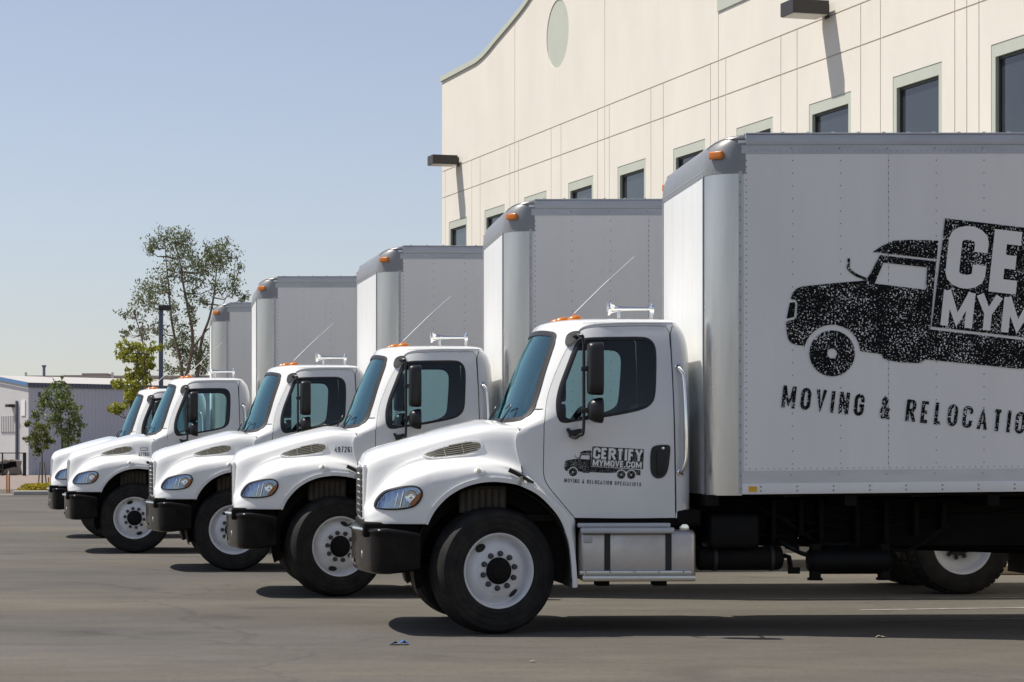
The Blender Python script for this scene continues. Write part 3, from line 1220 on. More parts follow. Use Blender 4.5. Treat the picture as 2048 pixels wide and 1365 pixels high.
    sheet(mb, v2, f2, inset(.006))
    ws = mb.obj('windscreen', glass_ws, T, sharp=80)
    ring_on_cab(WS, .012, .028, .008).obj('windscreen_seal', seal, ws, sharp=50)
    # wipers
    for y0, y1 in ((-.66, -.34), (.05, .40)):
        mb = MB()

        def wsp(y, z, d):
            p = Vector(cab_pt(u_of_y(y, z), z))
            return p + Vector((-d, 0, d * .4))
        mb.tube([wsp(y0, 1.745, .03), wsp(y0 - .005, 1.80, .035), wsp(y0 - .005, 1.87, .03), wsp(y0 + .005, 1.888, .03), wsp(y0 + .03, 1.893, .03), wsp(y0 + .15, 1.862, .022)], [.011, .007, .006, .006, .006, .005], 6)
        mb.obj('wiper', black, T)
    # doors
    for s in (-1, 1):
        dz = uz_side(DOOR, s)
        wz = uz_side(WIN, s)
        v2, f2 = fillu(dz, [wz], .05)
        mb = MB()

        def dpt(u, z):
            p = Vector(cab_pt(u, z))
            return p + Vector((0, s * .004, 0))
        sheet(mb, v2, f2, dpt, .05, 0, 1, outn)
        door = mb.obj('door', [paint, lining], T, sharp=60)
        gl = ring2d(wz, 0)
        v2, f2 = fillu(gl, (), .08)
        mb = MB()
        sheet(mb, v2, f2, inset(.004))
        mb.obj('door_window', glass_side, door, sharp=80)
        ring_on_cab(wz, .004, .024, .010).obj('window_seal', seal, door, sharp=50)
        # pull-out handle in its black recess
        hp = L2(catmull([(1301, 905), (1304, 896), (1312, 891.5), (1326, 890), (1337, 891), (1340, 898), (1338.5, 918), (1335, 940), (1328, 953), (1316, 957.5), (1306, 953), (1301, 942), (1300, 922)], 4, True))
        mb = MB()

        def dside(d):
            def f(x, z):
                p = cab_pt(s * u_of_x(x, z), z)
                return (p[0], p[1] + s * d, p[2])
            return f
        prism(mb, hp, (), dside(.012), dside(-.002), .03)
        ho = mb.obj('door_handle', black, door, sharp=40)
        mb = MB()
        mb.box(LX(1313), LX(1327), *sorted((s * 1.068, s * 1.088)), LZ(950), LZ(902), .006)
        mb.obj('handle_paddle', seal, ho)
        mb = MB()
        p = dside(.014)(LX(1325.5), LZ(897))
        mb.lathe_y([(.011, 0), (.011, .004 if s < 0 else -.004), (.001, .005 if s < 0 else -.005)], 14, p)
        mb.obj('door_lock', chrome, ho)
        # small dark screw in the door
        # grab handle behind the door
        mb = MB()
        pts = [(1357.5, 733, .0), (1359, 737, .03), (1364, 746, .05), (1367.5, 765, .055), (1370, 850, .055), (1370.5, 910, .055), (1367.5, 930, .05), (1363, 941, .03), (1361, 945, .0)]
        path = []
        for (a, b, d) in catmull(pts, 4):
            x, z = LX(a), LZ(b)
            p = cab_pt(s * u_of_x(min(x, 1.6), z), z)
            path.append((x, s * (abs(p[1]) + d), z))
        mb.tube(path, .0155, 10)
        mb.lathe_y([(.028, -.01), (.028, .01), (.018, .016)], 14, (path[0][0], path[0][1], path[0][2]))
        mb.lathe_y([(.028, -.01), (.028, .01), (.018, .016)], 14, (path[-1][0], path[-1][1], path[-1][2]))
        mb.obj('grab_handle', chrome, T)
        # mirrors: tubular arm with upper and lower bracket, big flat mirror and a small convex one
        my = s * 1.30
        mb = MB()
        xa, zt_, zb_ = LX(1167, -1.3), LZ(676, -1.3), LZ(868, -1.3)
        zu = LZ(674, -1.0)
        a0 = Vector(cab_pt(s * u_of_x(LX(1148, -1.0), zu), zu))
        zl_ = LZ(872, -1.05)
        b0 = Vector(cab_pt(s * u_of_x(LX(1140), zl_), zl_))
        path = [a0, a0 + Vector((.03, s * .1, .015)), Vector((xa - .03, my - s * .02, zt_ + .02)), Vector((xa, my, zt_ - .02)), Vector((xa + .002, my, (zt_ + zb_) / 2)), Vector((xa, my, zb_ + .03)),
                Vector((xa - .03, my - s * .02, zb_ - .01)), b0 + Vector((.03, s * .12, -.02)), b0]
        mb.tube([tuple(p) for p in catmull(path, 4)], .0135, 9)
        mir = mb.obj('mirror_arm', black, T)
        mb = MB()
        br = L2(catmull([(1134, 689), (1134, 678), (1139, 667), (1150, 661.5), (1160, 662), (1163, 668), (1159, 676), (1148, 684), (1141, 691)], 3, True), -1.0)
        prism(mb, br, (), lambda x, z: (lambda p: (p[0], p[1] + s * .03, p[2]))(cab_pt(s * u_of_x(x, z), z)), lambda x, z: cab_pt(s * u_of_x(x, z), z), .05)
        mb.obj('mirror_bracket', black, mir)
        mb = MB()
        br = L2(catmull([(1132, 858), (1137, 857), (1142, 861), (1160, 858), (1163, 864), (1158, 872), (1150, 877), (1142, 876), (1136, 868)], 3, True))
        prism(mb, br, (), lambda x, z: (lambda p: (p[0], p[1] + s * .05, p[2]))(cab_pt(s * u_of_x(x, z), z)), lambda x, z: cab_pt(s * u_of_x(x, z), z), .05)
        mb.obj('mirror_bracket', black, mir)
        x0, x1 = LX(1174.5, -1.3), LX(1205, -1.3)
        for nm, za, zb, dep in (('mirror_housing', LZ(790.5, -1.3), LZ(685, -1.3), 1.0), ('convex_mirror', LZ(847, -1.3), LZ(795.5, -1.3), 1.0)):
            mb = MB()
            big = nm == 'mirror_housing'
            rows = []
            zc, hz, hy = (za + zb) / 2, (zb - za) / 2, .095
            # stations from the mirror face (rear) to the rounded front shell
            prof = [(0.0, .94), (.006, 1.0), (.05, 1.0), (.09, .97), (.112, .90), (.124, .75), (.128, .4), (.129, .02)] if big else \
                   [(0.0, .94), (.006, 1.0), (.035, .99), (.07, .92), (.10, .78), (.118, .58), (.126, .3), (.128, .02)]
            pw = 5.0 if big else 2.8
            for dx, k in prof:
                row = []
                for j in range(33):
                    t = 2 * math.pi * j / 32
                    c_, s_ = math.cos(t), math.sin(t)
                    ky = k if not big else (k if k < .9 else k)
                    kz = k if not big else 1 - (1 - k) * .35
                    if k < .1:
                        kz = k
                    row.append((x1 - dx * (x1 - x0) / .129, my + hy * ky * math.copysign(abs(c_) ** (2 / pw), c_), zc + hz * kz * math.copysign(abs(s_) ** (2 / pw), s_)))
                rows.append(row)
            mb.grid(rows)
            ob = mb.obj(nm, black, T, sharp=45)
            mb = MB()
            ff = [(x1 + .001, p[1], p[2]) for p in rows[0][:-1]]
            mb.add(ff, [tuple(range(len(ff)))])
            mb.obj('mirror_glass', chrome, ob)
            mb = MB()
            mb.box(xa - .02, x0 + .03, my - .02, my + .02, zc - .02, zc + .02, .006)
            mb.obj('mirror_clamp', black, ob)
    # interior
    for y in (-.48, .48):
        mb = MB()
        mb.box(.98, 1.45, y - .26, y + .26, 1.32, 1.48, .05)
        se = mb.obj('seat', seatm, T)
        mb = MB()
        mb.box(1.40, 1.54, y - .25, y + .25, 1.45, 1.93, .05, rot=Matrix.Rotation(R(8), 3, 'Y'))
        mb.obj('backrest', seatm, se)
    mb = MB()
    mb.grid([[(x, y, z) for y in (-.96, -.5, 0, .5, .96)] for x, z in ((.17, 1.70), (.30, 1.735), (.46, 1.72), (.56, 1.66), (.58, 1.50), (.55, 1.15))])
    mb.obj('dashboard', dashm, T)
    mb = MB()
    c = Vector((.74, -.47, 1.70))
    rot = Matrix.Rotation(R(-58), 3, 'Y')
    mb.tube([c + rot @ Vector((.215 * math.cos(t), .215 * math.sin(t), 0)) for t in np.linspace(0, 2 * math.pi, 29)[:-1]], .015, 8, closed=True)
    for t in (0, 2.1, 4.2):
        mb.tube([c + rot @ Vector((0, 0, -.02)), c + rot @ Vector((.21 * math.cos(t + .5), .21 * math.sin(t + .5), 0))], .012, 6)
    mb.tube([c, (.5, -.47, 1.5)], .03, 8)
    mb.obj('steering_wheel', black, T)

    # --- roof furniture
    for y in (-.52, -.22, 0.0, .22, .52):
        x = .70 + .10 * (y / .55) ** 2
        z = roofz(x, y)
        mb = MB()
        rows = []
        for k, dz in ((1.0, -.03), (1.0, .012), (.85, .026), (.5, .034), (.03, .036)):
            rows.append([(x + .062 * k * math.cos(a), y + .045 * k * math.sin(a), z + dz + .25 * .062 * k * math.cos(a) * .5) for a in np.linspace(0, 2 * math.pi, 17)])
        mb.grid(rows)
        mb.obj('roof_marker', amber, T)
    mb = MB()
    zz = roofz(1.12, -.34)
    za_ = zz + .105
    mb.lathe_x([(.003, 0), (.052, -.012), (.060, -.010), (.061, .006), (.042, .02), (.033, .05), (.026, .085), (.020, .12), (.0165, .2), (.015, .30), (.015, .348), (.02, .352), (.046, .362), (.050, .368), (.050, .385), (.02, .39)], 20, (1.105, -.34, za_))
    horn = mb.obj('air_horn', chrome, T)
    for x in (1.19, 1.47):
        mb = MB()
        mb.box(x - .012, x + .012, -.352, -.328, zz - .03, za_, .003)
        mb.box(x - .03, x + .03, -.37, -.31, zz - .03, zz + .012, .004)
        mb.obj('horn_stand', chrome, horn)
    mb = MB()
    y = -.50
    zb = roofz(.74, y)
    mb.tube([(.735, y, zb - .01), (.765, y, zb + .04), (.80, y, zb + .075), (1.02, y, zb + .29), (1.30, y, zb + .545)], [.014, .011, .006, .0042, .003], 6)
    mb.obj('antenna', chrome, T)

    # --- wheels
    def wheel(front, y, rz, z=.525, x=0.0):
        w = link('front_wheel' if front else 'rear_wheel', WM['rim'] if front else WM['rear_rim'], T, (x, y, z), (0, 0, rz))
        if front:
            link('tyre', WM['tyre'], w)
            link('hub', WM['hub'], w)
            link('hand_hole', WM['hole'], w)
        else:
            link('tyre', WM['rear_tyre'], w)
            link('tyre', WM['rear_tyre'], w, (0, .33, 0))
            link('hub', WM['rear_hub'], w)
        for k in range(10):
            a = 2 * math.pi * (k + .35) / 10
            link('wheel_nut', WM['nut'], w, (.143 * math.cos(a), 0 if front else .19, .143 * math.sin(a)))
        return w
    fw = [wheel(True, -.85, 0), wheel(True, .85, math.pi)]
    WB = 6.66
    wheel(False, -.89, 0, x=WB)
    wheel(False, .89, math.pi, x=WB)
    # wheel arches, engine and chassis
    for s in (-1, 1):
        mb = MB()
        rows = []
        for y in (1.13, .55):
            rows.append([(.04 + .66 * math.cos(t), s * y, .56 + .67 * math.sin(t)) for t in np.linspace(R(-15), R(200), 30)])
        rows.append([(p[0] * .85, p[1], .56 + (p[2] - .56) * .8) for p in rows[-1]])
        mb.grid(rows)
        mb.obj('wheel_liner', liner, T, sharp=30)
        mb = MB()
        for k in range(7):
            mb.box(-.22 + k * .055, -.185 + k * .055, s * .95 - .03, s * .95 + .03, 1.0, 1.20, .004)
        mb.box(-.23, .16, s * .93 - .03, s * .93 + .02, 1.0, 1.22)
        mb.obj('splash_shield', beige_dark, T)
        mb = MB()
        mb.box(-.95, 9.0, s * .43 - .04, s * .43 + .04, .70, .98)
        mb.box(1.75, 9.0, s * .43 - .05, s * .43 + .05, .985, 1.10)
        mb.obj('frame_rail', dark, T)
        mb = MB()
        mb.tube([(-.75, s * .43, .66), (-.4, s * .43, .52), (0, s * .43, .46), (.4, s * .43, .52), (.75, s * .43, .66)], .035, 8)
        mb.obj('leaf_spring', dark, T)
        mb = MB()
        mb.tube([(WB - .8, s * .47, .72), (WB - .4, s * .47, .62), (WB, s * .47, .60), (WB + .4, s * .47, .62), (WB + .8, s * .47, .72)], .05, 8)
        mb.obj('leaf_spring', dark, T)
    mb = MB()
    mb.box(-.9, .6, -.40, .40, .62, 1.45, .05)
    mb.obj('engine_block', dark, T)
    mb = MB()
    mb.tube([(0, -.85, .50), (0, .85, .50)], .06, 10)
    mb.obj('front_axle', dark, T)
    mb = MB()
    mb.tube([(WB, -.85, .525), (WB, -.3, .525), (WB, -.2, .525), (WB, .2, .525), (WB, .3, .525), (WB, .85, .525)], [.07, .07, .2, .2, .07, .07], 14)
    mb.tube([(.6, 0, .8), (WB - .2, 0, .6)], .05, 10)
    mb.obj('rear_axle', dark, T)
    for x in (1.85, 3.0, 4.2, 5.4, 7.4, 8.8):
        mb = MB()
        mb.box(x - .05, x + .05, -1.22, 1.22, 1.06, 1.15)
        mb.box(x - .04, x + .04, -.39, .39, .75, .95)
        mb.obj('cross_member', dark, T)
    mb = MB()
    mb.box(1.86, 9.05, -1.20, 1.20, 1.145, 1.16)
    mb.obj('box_floor', dark, T)
    # things slung under the frame
    mb = MB()
    mb.box(LX(1419, -1.0), LX(1521, -1.0), -1.0, -.52, LZ(1100, -1.0), LZ(1026, -1.0), .05)
    mb.obj('battery_box', tankb, T)
    mb = MB()
    x0, x1 = LX(1396, -.95), LX(1572, -.95)
    rr = .10
    mb.lathe_x([(.03, 0), (rr * .9, .01), (rr, .03), (rr, x1 - x0 - .05), (rr * .85, x1 - x0 - .02), (.03, x1 - x0)], 20, (x0, -.85, LZ(1119, -.95)))
    mf = mb.obj('muffler', dark, T)
    for q in (.14, .62):
        mb = MB()
        mb.lathe_x([(rr + .006, 0), (rr + .006, .03)], 20, (x0 + q, -.85, LZ(1119, -.95)))
        mb.obj('muffler_strap', ventd, mf)
    mb = MB()
    x0, x1 = LX(1618, -.95), LX(1790, -.95)
    rr = .115
    mb.lathe_x([(.02, 0), (rr * .7, .01), (rr, .05), (rr, x1 - x0 - .05), (rr * .7, x1 - x0 - .01), (.02, x1 - x0)], 20, (x0, -.85, LZ(1124, -.95)))
    at = mb.obj('air_tank', tankb, T)
    for px in (1627, 1765):
        mb = MB()
        x = LX(px, -.95)
        mb.box(x, x + .07, -.92, -.78, LZ(1160, -.95), LZ(1090, -.95))
        mb.box(x - .02, x + .09, -.90, -.80, LZ(1164, -.95), LZ(1159, -.95))
        mb.obj('tank_hanger', dark, at)
    mb = MB()
    mb.tube([(LX(1572, -.95), -.85, LZ(1115)), (LX(1588), -.85, LZ(1118)), (LX(1592), -.84, LZ(1140)), (LX(1596), -.84, LZ(1146))], .022, 8)
    mb.box(LX(1587), LX(1610), -.86, -.82, LZ(1152), LZ(1139))
    mb.obj('drain_valve', dark, T)
    for k, (pa, qa, pb, qb, yy) in enumerate(((1400, 1050, 1640, 1062, -.60), (1530, 1030, 1810, 1048, -.55), (1560, 1085, 1640, 1100, -.7), (1640, 1010, 2040, 1020, -.50), (1780, 1100, 1900, 1052, -.66), (1500, 1008, 1700, 1090, -.58))):
        mb = MB()
        xa, za, xb, zb = LX(pa, yy), LZ(qa, yy), LX(pb, yy), LZ(qb, yy)
        mb.tube([tuple(q) for q in catmull([(xa, yy, za), (xa + (xb - xa) * .3, yy - .03, za + (zb - za) * .2 - .05), (xa + (xb - xa) * .7, yy + .02, za + (zb - za) * .8 - .06), (xb, yy, zb)], 5)], .012 + .004 * (k % 3), 6)
        mb.obj('brake_hose', black, T)
    for px, q0, q1 in ((1545, 1000, 1100), (1600, 1000, 1072), (1640, 1000, 1108), (1712, 1002, 1098), (1770, 1000, 1110), (1830, 1005, 1075), (1885, 1005, 1060)):
        mb = MB()
        x = LX(px, -.6)
        mb.box(x - .02, x + .02, -.66, -.47, LZ(q1, -.6), LZ(q0, -.6), .004)
        mb.box(x - .035, x + .035, -.68, -.60, LZ(q1, -.6), LZ(q1, -.6) + .02)
        mb.obj('frame_bracket', dark, T)
    mb = MB()
    mb.tube([(LX(1610), -.55, LZ(1075)), (LX(1618), -.7, LZ(1080)), (LX(1614), -.75, LZ(1095))], .012, 6)
    mb.obj('brass_fitting', chrome, T)

    # --- fuel tank with steps (driver's side) and a plainer one opposite
    for s in (-1, 1):
        mb = MB()
        x0, x1 = LX(1158, -1.08), LX(1393, -1.08)
        y0, y1 = sorted((s * 1.08, s * .52))
        mb.box(x0, x1, y0, y1, LZ(1163, -1.08), LZ(1060, -1.08), .05)
        ft = mb.obj('fuel_tank', tankalu, T)
        for px in (1208.5, 1331):
            mb = MB()
            ya, yb = sorted((s * 1.079, s * 1.087))
            mb.box(LX(px, -1.08), LX(px + 12, -1.08), ya, yb, LZ(1142, -1.08), LZ(1066, -1.08))
            mb.obj('tank_strap', seal, ft)
        for nm, pa, pb, qa, qb in (('upper_step', 1157, 1349, 1068, 1046), ('lower_step', 1160, 1391, 1164, 1141)):
            mb = MB()
            ya, yb = sorted((s * 1.08, s * 1.175))
            za, zb = LZ(qa, -1.17), LZ(qb, -1.17)
            xa, xb = LX(pa, -1.17), LX(pb, -1.17)
            h = zb - za
            mb.box(xa + .02, xb, ya, yb, za, za + h * .55, .010)
            mb.box(xa, xb - .03, *sorted((s * 1.06, s * 1.150)), za + h * .55 + .001, zb - .005, .006)
            st = mb.obj(nm, alurail if nm == 'upper_step' else alu, ft)
            n = 34 if nm == 'upper_step' else 40
            mb = MB()
            for k in range(n):
                xx = xa + .04 + (xb - xa - .09) * k / (n - 1)
                mb.box(xx - .006, xx + .006, *sorted((s * 1.155, s * 1.174)), za + h * .55, za + h * .55 + .007)
            o = mb.obj('step_tread', chrome if nm == 'lower_step' else alurail, st)
        for k in range(5):
            mb = MB()
            xx = LX(1172 + k * 49, -1.17)
            mb.lathe_y([(.006, 0), (.006, -s * .004), (.001, -s * .005)], 8, (xx, s * 1.151, LZ(1145, -1.17)))
            mb.obj('step_bolt', nutm, ft)
        mb = MB()
        mb.box(LX(1167, -1.09), LX(1184, -1.09), *sorted((s * 1.081, s * 1.10)), LZ(1086, -1.09), LZ(1070, -1.09), .003)
        mb.obj('tank_bracket', alurail, ft)
        mb = MB()
        c = (LX(1371, -1.08), s * 1.0, LZ(1058, -1.08))
        vs = []
        mb.lathe_y([(.045, -.03), (.045, .03), (.036, .04), (.001, .042)] if s < 0 else [(.045, .03), (.045, -.03), (.036, -.04), (.001, -.042)], 18, c)
        mb.obj('filler_cap', chrome, ft)
        mb = MB()
        mb.box(LX(1152, -1.0), LX(1400, -1.0), *sorted((s * 1.02, s * .5)), LZ(1052, -1.0), LZ(1036, -1.0))
        mb.box(LX(1350, -1.0), LX(1400, -1.0), *sorted((s * 1.05, s * .5)), LZ(1050, -1.0), LZ(1020, -1.0), .02)
        mb.obj('cab_skirt', dark, T)
        mb = MB()
        for px in (1195, 1310):
            mb.box(LX(px), LX(px + 26), *sorted((s * 1.0, s * .8)), LZ(1173, -1.0), LZ(1160, -1.0), .01)
        mb.obj('tank_cradle', dark, ft)
        mb = MB()
        mb.box(WB + .66, WB + .675, *sorted((s * .62, s * 1.22)), .22, .95)
        mb.obj('mud_flap', black, T)

    # --- the box
    XF, XS, XE = 1.80, 2.045, 9.10
    HW = 1.29
    Z0, Z1, ZC = 1.155, 4.113, 3.81
    RC = XS - XF

    def rk(p):
        return (p[0], p[1], p[2] + .009 * (p[0] - XF))
    B = []

    def bobj(mb, name, mats, parent=T, **k):
        mb.v = [rk(p) for p in mb.v]
        return mb.obj(name, mats, parent, **k)
    # front sheets
    yb = HW - RC
    for k in range(4):
        a = -yb + 2 * yb * k / 4 + (.002 if k else 0)
        b = -yb + 2 * yb * (k + 1) / 4 - (.002 if k < 3 else 0)
        mb = MB()
        mb.box(XF, XF + .02, a, b, Z0, ZC)
        bobj(mb, 'front_sheet', frontw)
    mb = MB()
    mb.box(XF + .004, XF + .019, -yb, yb, Z0 + .01, ZC - .01)
    bobj(mb, 'front_wall', frontw)
    # corner posts
    for s in (-1, 1):
        mb = MB()
        arc = [(XS - RC * math.cos(t), s * (HW - RC + RC * math.sin(t))) for t in np.linspace(0, math.pi / 2, 17)]
        arc.append((XS + .03, s * HW))
        arc = [(XF - .003, s * (yb - .02))] + arc
        prev = []
        rows = [[(x, y, z) for x, y in arc] for z in (Z0 - .01, 1.6, 2.2, 2.8, 3.4, ZC)]
        mb.grid(rows)
        bobj(mb, 'corner_post', alu, sharp=60)
        mb = MB()
        mb.box(XF - .008, XF - .001, *sorted((s * (yb - .015), s * (yb + .010))), Z0, ZC)
        mb.box(XS + .004, XS + .028, *sorted((s * HW, s * (HW + .006))), Z0, ZC)
        bobj(mb, 'post_trim', alurail)
    # cap over the front edge
    plan = [(XS + .06, -HW)] + [(XS - RC * math.cos(t), -(HW - RC + RC * math.sin(t))) for t in np.linspace(math.pi / 2, 0, 13)]
    plan += [(XF, y) for y in np.linspace(-yb, yb, 9)[1:-1]]
    plan += [(XS - RC * math.cos(t), (HW - RC + RC * math.sin(t))) for t in np.linspace(0, math.pi / 2, 13)] + [(XS + .06, HW)]
    rows = []
    XT = XS + .06
    pl = [(x - .004 * (x < XS), y * 1.004) for x, y in plan]
    rows.append([(x, y, ZC - .02) for x, y in pl])
    for q in range(0, 13):
        t = q / 12 * math.pi / 2
        k = 1 - math.cos(t) ** (2 / 3.2)
        row = []
        for x, y in pl:
            fx = x + (XT - x) * k * .97
            fy = y * (1 - .035 * k)
            row.append((fx, fy, ZC + .02 + (Z1 - ZC - .02) * math.sin(t) ** (2 / 2.3)))
        rows.append(row)
    mb = MB()
    mb.grid(rows)
    mb.add(rows[-1], [tuple(range(len(rows[-1])))])
    cap = bobj(mb, 'front_cap', capgrey, sharp=50)
    # bright bead along the cap's upper crease, on each corner
    for s in (-1, 1):
        mb = MB()
        idx = range(0, 14) if s < 0 else range(len(pl) - 1, len(pl) - 15, -1)
        path = []
        for n_, i in enumerate(idx):
            f = n_ / 13
            row = rows[9] if f < .5 else rows[9 - int((f - .5) * 2 * 3)]
            p = row[i]
            path.append((p[0] - .002, p[1] + s * .004, p[2]))
        mb.tube(path, .006, 6)
        bobj(mb, 'cap_bead', alu, cap)
        mb = MB()
        t = R(48)
        c = Vector((XS - (RC + .014) * math.cos(t), s * (HW - RC + (RC + .014) * math.sin(t)), 3.945))
        rot = Matrix.Rotation(s * (math.pi / 2 - t), 3, 'Z')
        mb.box(c.x - .075 * 0 - .02, c.x + .02, c.y - .064, c.y + .064, c.z - .032, c.z + .032, .010, rot=Matrix.Rotation(-s * t, 3, 'Z'))
        ml = bobj(mb, 'box_marker', amber)
        mb = MB()
        for k in range(10):
            tt = R(k * 10)
            mb.box(0, 0.001, 0, 0.001, 0, 0.001)
    # rivets under the cap
    rv = []

    def rivet(mb, x, y, z, n, r=.0065):
        """a low six-sided dome facing along n"""
        nx, ny = n
        tx, ty = -ny, nx
        ring = [(x + tx * r * math.cos(a), y + ty * r * math.cos(a), z + r * math.sin(a)) for a in [k * math.pi / 3 for k in range(6)]]
        top = [(p[0] * .45 + x * .55 + nx * r * .6, p[1] * .45 + y * .55 + ny * r * .6, p[2] * .45 + z * .55) for p in ring]
        o = len(mb.v)
        mb.v += ring + top
        for k in range(6):
            k2 = (k + 1) % 6
            mb.f.append((o + k, o + k2, o + 6 + k2, o + 6 + k))
            mb.m.append(0)
        mb.f.append(tuple(o + 6 + k for k in range(6)))
        mb.m.append(0)
    mb = MB()
    for k in range(44):
        y = -yb + 2 * yb * (k + .5) / 44
        rivet(mb, XF - .005, y, ZC + .02, (-1, 0))
    for s in (-1, 1):
        for k in range(6):
            t = R(8 + k * 16)
            rivet(mb, XS - (RC + .004) * math.cos(t), s * (HW - RC + (RC + .004) * math.sin(t)), ZC + .03, (-math.cos(t), s * math.sin(t)))
        for k in range(25):
            rivet(mb, XS + .016, s * (HW + .006), 1.2 + k * .105, (0, s), .008)
    o = bobj(mb, 'cap_rivets', rivetm)
    o['kind'] = 'stuff'
    # sides: panels, rails and rivets
    ZR0, ZB1 = 3.955, 1.345
    PWID = 1.20
    x_first = XS + .045
    for s in (-1, 1):
        seams = [x_first]
        xx = LX(1777, -1.29)
        while xx < XE - .2:
            seams.append(xx)
            xx += PWID
        seams.append(XE - .05)
        for a, b in zip(seams[:-1], seams[1:]):
            mb = MB()
            mb.box(a + .0015, b - .0015, *sorted((s * (HW - .03), s * (HW + .001))), ZB1, ZR0)
            bobj(mb, 'side_panel', panelw)
        mb = MB()
        mb.box(XS, XE - .02, *sorted((s * (HW - .05), s * (HW - .004))), Z0 + .02, Z1 - .05)
        bobj(mb, 'side_wall', panelw)
        mb = MB()
        mb.box(XT + .0, XE, *sorted((s * (HW - .06), s * (HW + .010))), 4.022, Z1 - .004, .004)
        mb.box(XT + .0, XE, *sorted((s * (HW - .06), s * (HW + .018))), Z1 - .0035, Z1 + .010, .003)
        mb.box(x_first - .02, XE, *sorted((s * (HW - .04), s * (HW + .006))), 3.954, 4.0215)
        bobj(mb, 'top_rail', alurail)
        mb = MB()
        mb.box(XS + .03, XE, *sorted((s * (HW - .05), s * (HW + .006))), 1.243, 1.346)
        bobj(mb, 'scuff_rail', railm)
        mb = MB()
        mb.box(XS + .03, XE, *sorted((s * (HW - .05), s * (HW + .010))), Z0 - .002, 1.2425, .003)
        br = bobj(mb, 'bottom_rail', panelw)
        mb = MB()
        xa, xb_, za, zb = LX(1497, -1.3), LX(1514, -1.3), LZ(985.5, -1.3), LZ(974.5, -1.3)
        mb.box(xa, xb_, *sorted((s * (HW + .0105), s * (HW + .013))), za, zb)
        bobj(mb, 'reflector', yellow, br)
        mb = MB()
        col = 0
        xr = LX(1777, -1.29) - 2 * .40
        rows_x = []
        k = 0
        while xr < XE - .1:
            dense = (k - 2) % 3 == 0
            step = .052 if dense else .104
            z = 1.40
            while z < 3.90:
                if xr > x_first + .05:
                    rivet(mb, xr, s * (HW + .001), z, (0, s), .0062)
                z += step
            xr += .40
            k += 1
        z = 1.4
        while z < 3.9:
            rivet(mb, x_first + .022, s * (HW + .001), z, (0, s), .0062)
            z += .052
        xr = x_first + .05
        while xr < XE - .1:
            rivet(mb, xr, s * (HW + .001), 1.362, (0, s), .0055)
            rivet(mb, xr, s * (HW + .006), 3.975, (0, s), .005)
            xr += .051
        xr = LX(1595 - 74, -1.29)
        while xr < XE:
            for z in (1.18, 1.215):
                rivet(mb, xr, s * (HW + .010), z, (0, s), .009)
            xr += .303
        xr = LX(1582, -1.29)
        while xr < XE:
            rivet(mb, xr, s * (HW + .006), 3.995, (0, s), .008)
            rivet(mb, xr, s * (HW + .006), 1.31, (0, s), .006)
            xr += .40
        o = bobj(mb, 'side_rivets', rivetm)
        o['kind'] = 'stuff'
    mb = MB()
    mb.box(XS + .05, XE, -HW + .02, HW - .02, Z1 - .02, Z1 + .004)
    bobj(mb, 'box_roof', alurail)
    mb = MB()
    k = 0
    x = XT + .1
    while x < XE:
        rivet2 = (x, -HW + .02, Z1 + .010)
        mb.box(x - .012, x + .012, -HW - .01, -HW + .012, Z1 + .009, Z1 + .018)
        mb.box(x - .012, x + .012, HW - .012, HW + .01, Z1 + .009, Z1 + .018)
        x += .21
    o = bobj(mb, 'roof_clips', alu)
    o['kind'] = 'stuff'
    mb = MB()
    for s in (-1, 1):
        mb.box(XE - .02, XE + .06, *sorted((s * (HW - .10), s * HW)), Z0, Z1)
    mb.box(XE - .02, XE + .06, -HW + .1, HW - .1, Z1 - .25, Z1)
    mb.box(XE - .02, XE + .06, -HW + .1, HW - .1, Z0, Z0 + .12)
    rf = bobj(mb, 'rear_frame', alurail)
    for k in range(7):
        mb = MB()
        z = Z0 + .13 + k * .363
        mb.box(XE, XE + .03, -HW + .11, HW - .11, z, z + .36)
        bobj(mb, 'roller_door_slat', panelw, rf)
    return T, fw, onhood


beige_dark = mat('splash_shield', (0.085, 0.07, 0.052), 0.8, var=0.4, vscale=8)

# ------------------------------------------------------------------ the printed logo, once in its own units
LS = 1.137


def lg_big(p):
    dx, dy = p[0] - 1183, p[1] - 397
    a = .1082
    return (math.cos(a) * dx + math.sin(a) * dy, -math.sin(a) * dx + math.cos(a) * dy)


def lg_small(p):
    dx, dy = p[0] - 830, p[1] - 130
    a = .0545
    return (LS * (math.cos(a) * dx + math.sin(a) * dy), LS * (-math.sin(a) * dx + math.cos(a) * dy))


def circ(c, r, n=36):
    return [(c[0] + r * math.cos(2 * math.pi * k / n), c[1] + r * math.sin(2 * math.pi * k / n)) for k in range(n)]


